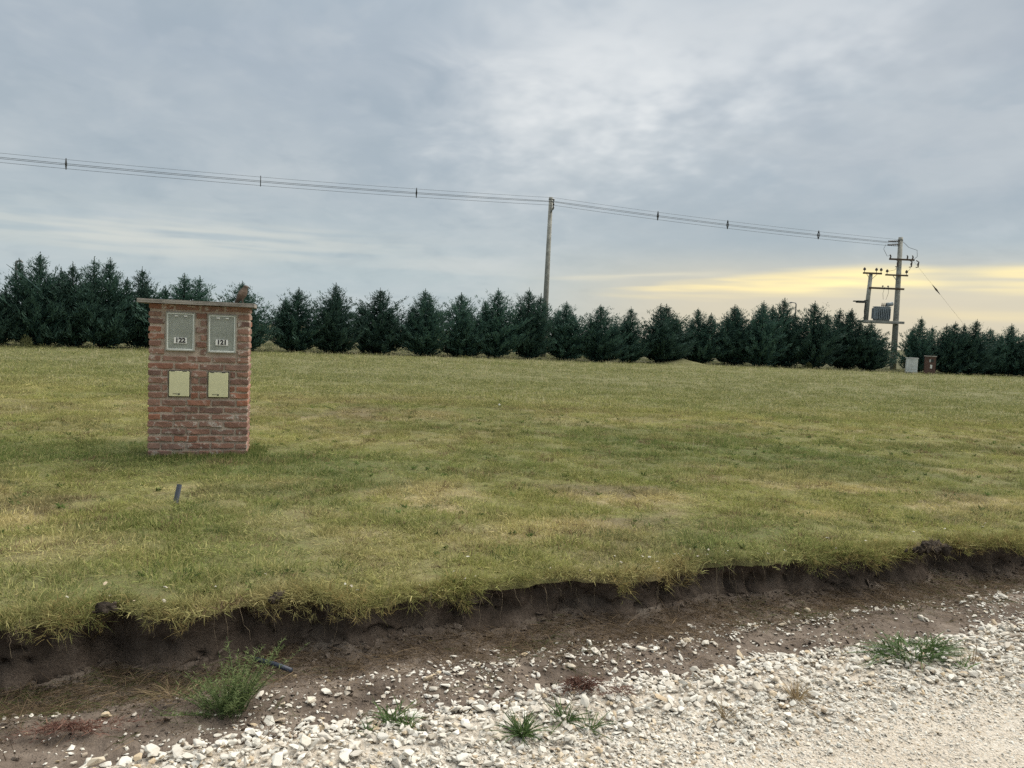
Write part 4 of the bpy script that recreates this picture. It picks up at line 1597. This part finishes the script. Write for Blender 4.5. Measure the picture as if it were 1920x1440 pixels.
def build_station():
    e = empty('transformer_poles', (24.55, 50, 0))
    tag(e, 'pair of concrete poles with crossarms carrying a transformer platform', 'utility pole')
    # tall and short pole
    MB().tube([(0, 0, -.3), (-.05, 0, 4.2), (-.12, 0, 8.5)], [.20, .165, .135], 16).build('tall_pole', M['pole'], e, smooth=True)
    MB().tube([(-1.98, 0, 2.95), (-1.93, 0, 4.5), (-1.86, 0, 6.1)], [.15, .135, .12], 14).build('short_pole', M['pole'], e, smooth=True)
    # upper crossarm with fuse cut-outs, on the tall pole
    y = -.20
    a = MB().box((-.85, y - .06, 7.02), (.75, y + .04, 7.13)).build('crossarm', M['rust'], e, bevel=.01)
    for x in (-.80, .28, .62):
        mb = MB()
        mb.tube([(x, y - .02, 7.10), (x + .03, y - .02, 7.26), (x - .04, y - .05, 7.36)], [.05, .045, .03], 8)
        mb.build('insulator', M['insul'], a)
    for x in (-.45, .42, .85):
        mb = MB()
        mb.tube([(x, y - .06, 7.05), (x + .12, y - .15, 6.95), (x + .08, y - .18, 6.62), (x - .04, y - .12, 6.60)], [.035, .04, .04, .03], 7)
        mb.tube([(x + .12, y - .15, 6.95), (x + .02, y - .2, 6.80), (x + .08, y - .18, 6.62)], [.02, .028, .02], 6)
        mb.build('fuse_cutout', M['insul'], a)
    # strain insulators of the incoming line
    for z, L in ((8.25, .95), (8.02, 1.0)):
        mb = MB()
        pts, rd = [], []
        for k in range(13):
            t = k / 12
            pts.append((-.22 - L * t * .75, -.05 - .1 * t, z - .05 * t)); rd.append(.030 if k % 2 else .062)
        mb.tube(pts, rd, 8)
        mb.build('strain_insulator', M['insul'], e)
    MB().tube([(-.12, 0, 8.28), (-.12, 0, 8.36)], .155, 14).build('band', M['steel'], e)
    # jumpers
    for pts, rd in (([(.02, -.1, 8.2), (.35, -.2, 7.85), (.85, -.25, 7.7), (.90, -.25, 7.3), (.75, -.22, 7.15)], .014),
                    ([(-1.1, -.15, 8.0), (-1.25, -.2, 7.7), (-1.0, -.2, 7.25), (-.82, -.22, 7.3)], .012),
                    ([(-.35, -.25, 6.62), (-.45, -.25, 6.4), (-.85, -.22, 6.3)], .010), ([(.50, -.3, 6.60), (.45, -.3, 6.45), (.32, -.25, 6.3)], .010),
                    ([(-1.0, -.2, 5.3), (-1.05, -.1, 4.9), (-.95, 0, 4.5)], .010), ([(-.75, -.2, 5.3), (-.70, -.1, 4.9), (-.78, 0, 4.5)], .010)):
        MB().tube(pts, rd, 5).build('jumper_wire', M['cable'], e, smooth=True)
    # surge arm on the tall pole and the arm on the short pole
    a = MB().box((-1.02, y - .05, 6.02), (.42, y + .04, 6.12)).build('crossarm', M['rust'], e, bevel=.01)
    for x in (-.92, .32): insulator(a, x, y, 6.12, .30, .085)
    a = MB().box((-2.42, y + .02, 6.08), (-1.22, y + .11, 6.19)).build('crossarm', M['rust'], e, bevel=.01)
    for x in (-2.34, -1.58, -1.28): insulator(a, x, y + .06, 6.19, .30, .085)
    for p, q, rd in (((-.55, y, 6.05), (-.12, y, 5.55), .018), ((-2.2, y + .06, 6.1), (-1.95, y + .08, 5.75), .015), ((-1.5, y + .06, 6.1), (-1.85, y + .08, 5.75), .015)):
        MB().tube([p, q], rd, 6).build('brace', M['steel'], e)
    # tie beam between the poles
    a = MB().box((-1.98, y + .03, 5.15), (.28, y + .12, 5.27)).build('crossarm', M['rust'], e, bevel=.01)
    for x in (-1.10, -.76): insulator(a, x, y + .07, 5.26, .14, .06)
    # platform
    pf = MB()
    pf.box((-2.35, -.42, 2.98), (.32, -.30, 3.14)); pf.box((-2.35, .30, 2.98), (.32, .42, 3.14))
    for k in range(6):
        pf.box((-1.9 + k * .34, -.30, 3.02), (-1.72 + k * .34, .30, 3.10))
    pf.build('platform', M['pole'], e, bevel=.01)
    # floodlight on the short pole
    fl = MB()
    fl.tube([(-1.95, -.1, 4.42), (-2.25, -.2, 4.38)], .03, 6)
    fl.box((-2.75, -.40, 4.22), (-2.25, -.10, 4.36))
    fl.box((-2.95, -.36, 4.28), (-2.75, -.14, 4.35))
    fl.build('floodlight', M['gasket'], e, bevel=.01)
    cd = MB().tube([(-2.12, -.12, 4.3), (-2.16, -.14, 3.7), (-2.1, -.15, 3.15)], .04, 6); cd.build('conduit', M['gasket'], e)
    # cable box clamped near the foot
    MB().box((-.26, -.34, 1.25), (-.02, -.18, 1.5)).build('junction_box', M['gasket'], e, bevel=.01)

    t = empty('transformer', (23.60, 50, 3.14))
    tag(t, 'grey finned transformer on the platform between the two poles', 'transformer')
    MB().box((-.50, -.22, .06), (.42, .22, .86)).build('tank', M['tank'], t, bevel=.02)
    MB().box((-.53, -.25, .86), (.45, .25, .91)).build('lid', M['tank'], t, bevel=.008)
    for k in range(8):
        x = -.46 + k * .115
        MB().box((x, -.36, .12), (x + .03, -.22, .80)).build('cooling_fin', M['tank'], t)
    for k in range(3):
        MB().box((-.62, -.18 + k * .15, .12), (-.50, -.15 + k * .15, .80)).build('cooling_fin', M['tank'], t)
    for x in (-.05, .07, .19):
        MB().tube([(x, 0, .91), (x, 0, .98), (x, 0, 1.05), (x, 0, 1.16)], [.03, .05, .03, .015], 8).build('bushing', M['insul'], t)
    cs = MB().tube([(.24, 0, 1.04), (.62, 0, 1.12)], .13, 14); cs.build('oil_conservator', M['tank'], t, smooth=True)
    MB().tube([(.40, 0, .90), (.42, 0, 1.02)], .035, 8).build('conservator_pipe', M['tank'], t)
    MB().box((-.48, -.20, 0), (.40, -.10, .06)).box((-.48, .10, 0), (.40, .20, .06)).build('skid', M['steel'], t)

    g = empty('guy_wire', (28.9, 50.4, 3.4))
    tag(g, 'thin stay wire with strain insulator slanting down right of the transformer poles', 'wire')
    s = Vector((25.4, 50.1, 7.05)) - g.location; f = Vector((1.6, .1, -1.75))
    MB().tube([s, Vector((0, 0, 0)), f], .0045, 5).build('strand', M['cable'], g)
    mid = s * .52
    d = s.normalized()
    pts = [mid + d * (.42 - .84 * k / 10) for k in range(11)]
    MB().tube(pts, [.015, .02, .03, .035, .05, .06, .05, .035, .03, .02, .015], 8).build('insulator', M['insul'], g)


build_station()


def build_cabinets():
    c = empty('grey_cabinet', (22.95, 44.6, 0), R(-22))
    c.scale = (.92, .92, .95)
    tag(c, 'pale grey metal cabinet at the foot of the transformer poles', 'cabinet')
    MB().box((-.33, -.2, .10), (.33, .2, .92)).build('body', M['cabinet'], c, bevel=.01)
    MB().box((-.36, -.23, .92), (.36, .23, .95)).build('lid', M['cabinet'], c, bevel=.006)
    MB().box((-.35, -.22, -.05), (.35, .22, .10)).build('plinth', M['pole'], c, bevel=.006)
    for x0, x1 in ((-.31, -.006), (.006, .31)):
        d = MB().box((x0, -.212, .26), (x1, -.2005, .90)).build('door', M['cabinet'], c, bevel=.004)
    MB().box((.015, -.23, .52), (.04, -.212, .62)).build('handle', M['white'], c, bevel=.003)
    p = empty('far_brick_pillar', (24.0, 44.6, 0), R(-22))
    p.scale = (.92, .92, .95)
    tag(p, 'small brick pillar with a white notice beside the grey cabinet', 'pillar')
    MB().box((-.30, -.25, -.05), (.30, .25, 1.06)).build('brickwork', M['farbrick'], p, bevel=.008)
    MB().box((-.34, -.29, 1.06), (.34, .29, 1.11)).build('cap', M['slab'], p, bevel=.008)
    # opening and notice
    MB().box((.02, -.262, .74), (.18, -.2505, .90)).build('meter_window', M['gasket'], p, bevel=.003)
    MB().box((-.06, -.262, .74), (.012, -.2505, .90)).build('window_frame', M['cabinet'], p, bevel=.003)
    MB().box((.00, -.262, .36), (.11, -.2505, .58)).build('notice', M['white'], p, bevel=.002)


build_cabinets()


def lamp_post(name, x, y, h, arm, lab):
    e = empty(name, (x, y, 0))
    tag(e, lab, 'lamp post', 'lamp posts behind the conifers')
    MB().tube([(0, 0, -.2), (0, 0, h - .12), (arm * .06, 0, h)], [.055, .045, .04], 8).build('mast', M['steel'], e, smooth=True)
    MB().tube([(arm * .06, 0, h - .01), (arm * .55, 0, h + .03)], .03, 8).build('arm', M['steel'], e)
    s = 1 if arm > 0 else -1
    hd = MB().tube([(arm * .5, 0, h + .03), (arm * .75, 0, h + .02), (arm * 1.1, 0, h - .04)], [.03, .06, .025], 8)
    hd.build('lamp_head', M['steel'], e)


lamp_post('street_lamp', -22.0, 34.2, 3.60, .28, 'dark street lamp poking above the leftmost conifers')
lamp_post('street_lamp', 20.2, 56, 4.38, -.5, 'thin street lamp standing behind the conifers left of the transformer')

# ------------------------------------------------------------------ pipes
e = MB().tube([(0, 0, -.12), (.004, .004, .02), (.018, .008, .125)], .018, 16, cap=False)
e.tube([(.018, .008, .125), (.016, .0075, .10), (.002, .004, .02)], .0145, 16, cap=False)
st = e.build('pipe_stub', M['pipe2'], smooth=True, loc=(-2.46, 5.67, 0), rot=(0, R(3), .4))
tag(st, 'short grey-blue plastic pipe stub standing up from the lawn', 'pipe')
hp = MB().tube([(-1.17, 3.60, -.255), (-1.09, 3.55, -.246), (-1.03, 3.515, -.244), (-.965, 3.48, -.248)], .0115, 14)
hp = hp.build('water_pipe', M['pipe'], smooth=True)
tag(hp, 'dark blue plastic pipe poking out of the soil bank', 'pipe')


# ------------------------------------------------------------------ clod on the bank edge
def clod_mesh(seed, n=60, spread=(.11, .07, .05)):
    """crumbly lump: many small angular crumbs fused into one"""
    rr = random.Random(seed)
    bm = bmesh.new()
    for i in range(n):
        r = rr.uniform(.010, .034)
        x, y = rr.gauss(0, spread[0] * .5), rr.gauss(0, spread[1] * .5)
        hmax = spread[2] * max(0, 1 - (x / spread[0] / 1.2) ** 2 - (y / spread[1] / 1.2) ** 2)
        m = Matrix.Translation((x, y, rr.uniform(-.01, 1) * hmax)) @ Euler((rr.uniform(0, 3), rr.uniform(0, 3), rr.uniform(0, 3))).to_matrix().to_4x4() @ Matrix.Diagonal((r * rr.uniform(.8, 1.8), r, r * rr.uniform(.5, 1), 1))
        bmesh.ops.create_icosphere(bm, subdivisions=1, radius=1.0, matrix=m)
    for v in bm.verts:
        v.co += Vector((rr.uniform(-1, 1), rr.uniform(-1, 1), rr.uniform(-1, 1))) * .006
    me = bpy.data.meshes.new('clod'); bm.to_mesh(me); bm.free()
    me2 = remeshed('clod', me, .006, M['clod'], 0)
    me2.polygons.foreach_set('use_smooth', [False] * len(me2.polygons))
    return me2


cl = empty('earth_clod', (2.90, 5.19, .0), R(20))
cl.scale = (.68, .68, .8)
tag(cl, 'dark clod of earth and roots heaped on the bank edge at right', 'clod')
obj('soil', clod_mesh(4, 170, (.20, .07, .06)), cl)
rm = MB(); rr = random.Random(8)
for i in range(46):
    p = Vector((rr.gauss(0, .09), rr.gauss(0, .04), rr.uniform(.01, .12)))
    d = Vector((rr.gauss(0, 1), rr.gauss(0, .8), rr.gauss(.3, .8))).normalized() * rr.uniform(.03, .09)
    rm.tube([p, p + d * .5 + Vector((0, 0, .008)), p + d], [.0014, .0011, .0006], 3, cap=False)
tag(rm.build('rootlets', M['root'], cl), kind='stuff')
mg = obj('matted_grass', tuft_mesh(90, 150, .075, .11, 1.2, .0026, M['dry'], 'matted_grass', .8, 3), cl, (0, 0, .045), None, (1.4, .7, .8))
c2 = obj('earth_clod', clod_mesh(9, 40, (.07, .04, .04)), None, (-1.86, 3.53, -.02), (0, 0, .4), (.65, .65, .65))
tag(c2, 'small dark clod at the notch in the left part of the bank', 'clod')
c3 = obj('earth_clod', clod_mesh(12, 40, (.08, .04, .035)), None, (-1.13, 3.80, -.02), (0, 0, 1.4), (.6, .6, .6))
tag(c3, 'small dark clod on the turf edge above the feathery green plant', 'clod')


# ------------------------------------------------------------------ plants on verge and road edge
def ground_z(x, y):
    u, v = xy2uv(np.array([x]), np.array([y]))
    return float(zlow(u, v)[0])


def feathery_plant():
    rg = np.random.default_rng(77)
    e = empty('feathery_weed', (-1.10, 3.07, ground_z(-1.10, 3.07) - .005))
    tag(e, 'bushy feathery green weed growing at the foot of the soil bank', 'plant')
    st = MB()
    B, D, L, W, T = [], [], [], [], []
    for i in range(95):
        lx = rg.uniform(-.15, .11)
        h = (.10 + .13 * sstep(np.array(lx), -.12, .06)) * rg.uniform(.5, 1.25)
        if i < 7: lx, h = rg.uniform(.04, .10), rg.uniform(.24, .33)
        elif i < 13: lx, h = rg.uniform(-.03, .03), rg.uniform(.20, .25)
        ly = rg.normal(0, .05)
        lean = np.array([lx * 1.1 + rg.normal(0, .10), ly * 1.0 + rg.normal(0, .10)])
        b0 = np.array([lx * .55, ly * .6, 0.0])
        pts = []
        for k in range(5):
            t = k / 4
            pts.append(b0 + np.array([lean[0] * t ** 1.4 * .75, lean[1] * t ** 1.4 * .75, h * t]))
        st.tube([tuple(p) for p in pts], [.0017, .0015, .0013, .001, .0006], 3, cap=False)
        nl = int(16 + h * 130)
        for k in range(nl):
            t = .12 + .88 * rg.uniform(0, 1)
            q = min(3, int(t * 4)); f = t * 4 - q
            p = pts[q] * (1 - f) + pts[q + 1] * f
            a = rg.uniform(0, 6.28); up = rg.uniform(.2, 1.1)
            d = np.array([math.cos(a), math.sin(a), up]); d /= np.linalg.norm(d)
            B.append(p); D.append(d); L.append(rg.uniform(.014, .036) * (1.15 - .4 * t)); W.append(rg.uniform(.0018, .0032)); T.append(np.clip(.15 + .7 * t + rg.normal(0, .2), 0, 1))
    st.build('stems', M['weed'], e)
    n = len(B)
    me = blades(np.array(B), np.array(D), np.array(L), np.array(W), rg.uniform(-.1, .4, n), np.array(T), M['weed'], 'leaves', 2, rg)
    obj('leaves', me, e)


feathery_plant()


def grass_clump(x, y, seed, n, h, w, mat, label, cat='grass tuft', lean=1.0, spread=.03, droop=.5, sx=1.0, name='grass_tuft'):
    me = tuft_mesh(seed, n, h, spread, lean, w, M[mat], name, droop, 4)
    o = obj(name, me, None, (x, y, ground_z(x, y) + .022), (0, 0, R(20)), (sx, 1, 1))
    tag(o, label, cat, 'plants along the gravel edge')
    return o


grass_clump(2.12, 3.90, 21, 330, .125, .0050, 'tuft', 'large spreading dark green grass clump on the white stones at right', lean=1.40, spread=.11, sx=1.9).scale[2] = .72
grass_clump(2.33, 3.80, 22, 22, .08, .0050, 'tuft', 'small green tuft just right of the large grass clump', lean=1.0, spread=.03)
grass_clump(.10, 2.95, 23, 110, .115, .0046, 'tuft', 'dark green grass tuft at the bottom centre of the gravel', lean=.95, spread=.02, sx=1.2)
grass_clump(-.43, 3.05, 24, 60, .11, .0046, 'tuft', 'green tuft on the stone edge left of centre', lean=.95, spread=.035, sx=1.3)
grass_clump(-.36, 2.99, 25, 26, .085, .0044, 'tuft', 'few green blades right beside the left stone edge tuft', lean=1.0, spread=.03)
grass_clump(-.51, 2.92, 26, 34, .07, .0044, 'tuft', 'smallest green tuft near the bottom left of the stones', lean=.85, spread=.02)
grass_clump(.27, 3.08, 27, 55, .10, .0046, 'tuft', 'green tuft below the red weed among white stones', lean=.9, spread=.035)
grass_clump(.37, 3.03, 28, 34, .09, .0044, 'tuft', 'thin green tuft right below the red weed', lean=.9, spread=.025)
grass_clump(1.33, 3.38, 29, 80, .10, .0036, 'dry', 'dry reddish brown tuft on the road edge', 'dry tuft', lean=.9, spread=.03, name='dry_tuft')
grass_clump(.97, 3.20, 30, 26, .12, .0032, 'dry', 'withered grey twiggy tuft on the gravel right of centre', 'dry tuft', lean=.8, spread=.015, name='dry_tuft')
grass_clump(2.42, 3.86, 31, 16, .10, .0036, 'dry', 'thin dark dry stems at the right end of the large grass clump', 'dry tuft', lean=.8, spread=.02, name='dry_tuft')
grass_clump(-1.34, 3.12, 32, 60, .09, .0030, 'dry', 'dry straw tuft left of the feathery weed', 'dry tuft', lean=1.0, spread=.05, sx=1.4, name='dry_tuft')


def creeping_weed(x, y, seed, n, rx, ry, label, h=.03):
    rg = np.random.default_rng(seed)
    r = np.abs(rg.normal(0, .42, n)) * (.55 + .9 * rg.uniform(0, 1, 9)[(rg.uniform(0, 9, n)).astype(int)]); a = rg.uniform(0, 6.28, n)
    r = np.minimum(r, 1.05)
    B = np.stack([r * np.cos(a) * rx + .25 * rx * np.sin(3 * a), r * np.sin(a) * ry, rg.uniform(0, h, n) * (1.1 - r)], 1)
    D = np.stack([np.cos(a) + rg.normal(0, .7, n), np.sin(a) + rg.normal(0, .7, n), rg.uniform(-.1, .9, n)], 1); D /= np.linalg.norm(D, axis=1, keepdims=True)
    me = blades(B, D, rg.uniform(.010, .04, n), rg.uniform(.0015, .0035, n), rg.uniform(0, .5, n), rg.uniform(0, 1, n), M['red'], 'creeping_weed', 2, rg)
    o = obj('creeping_weed', me, None, (x, y, ground_z(x, y) + .022), (0, 0, R(15)))
    tag(o, label, 'weed', 'red creeping weeds')


creeping_weed(.36, 3.31, 41, 1100, .14, .07, 'dark red creeping weed among the white stones at centre', .05)
creeping_weed(-1.62, 2.85, 42, 900, .26, .075, 'dark red creeping weed mat in the bottom left corner')
creeping_weed(.53, 3.27, 43, 150, .10, .03, 'thin red weed runner right of the central red weed')

# white scrap lying in the lawn
sc_ = MB().box((-.016, -.012, 0), (.016, .012, .035)).build('white_scrap', M['white'], bevel=.008, loc=(-.22, 14.1, .02), rot=(.3, .2, .5))
tag(sc_, 'tiny white scrap lying in the middle of the lawn', 'litter')
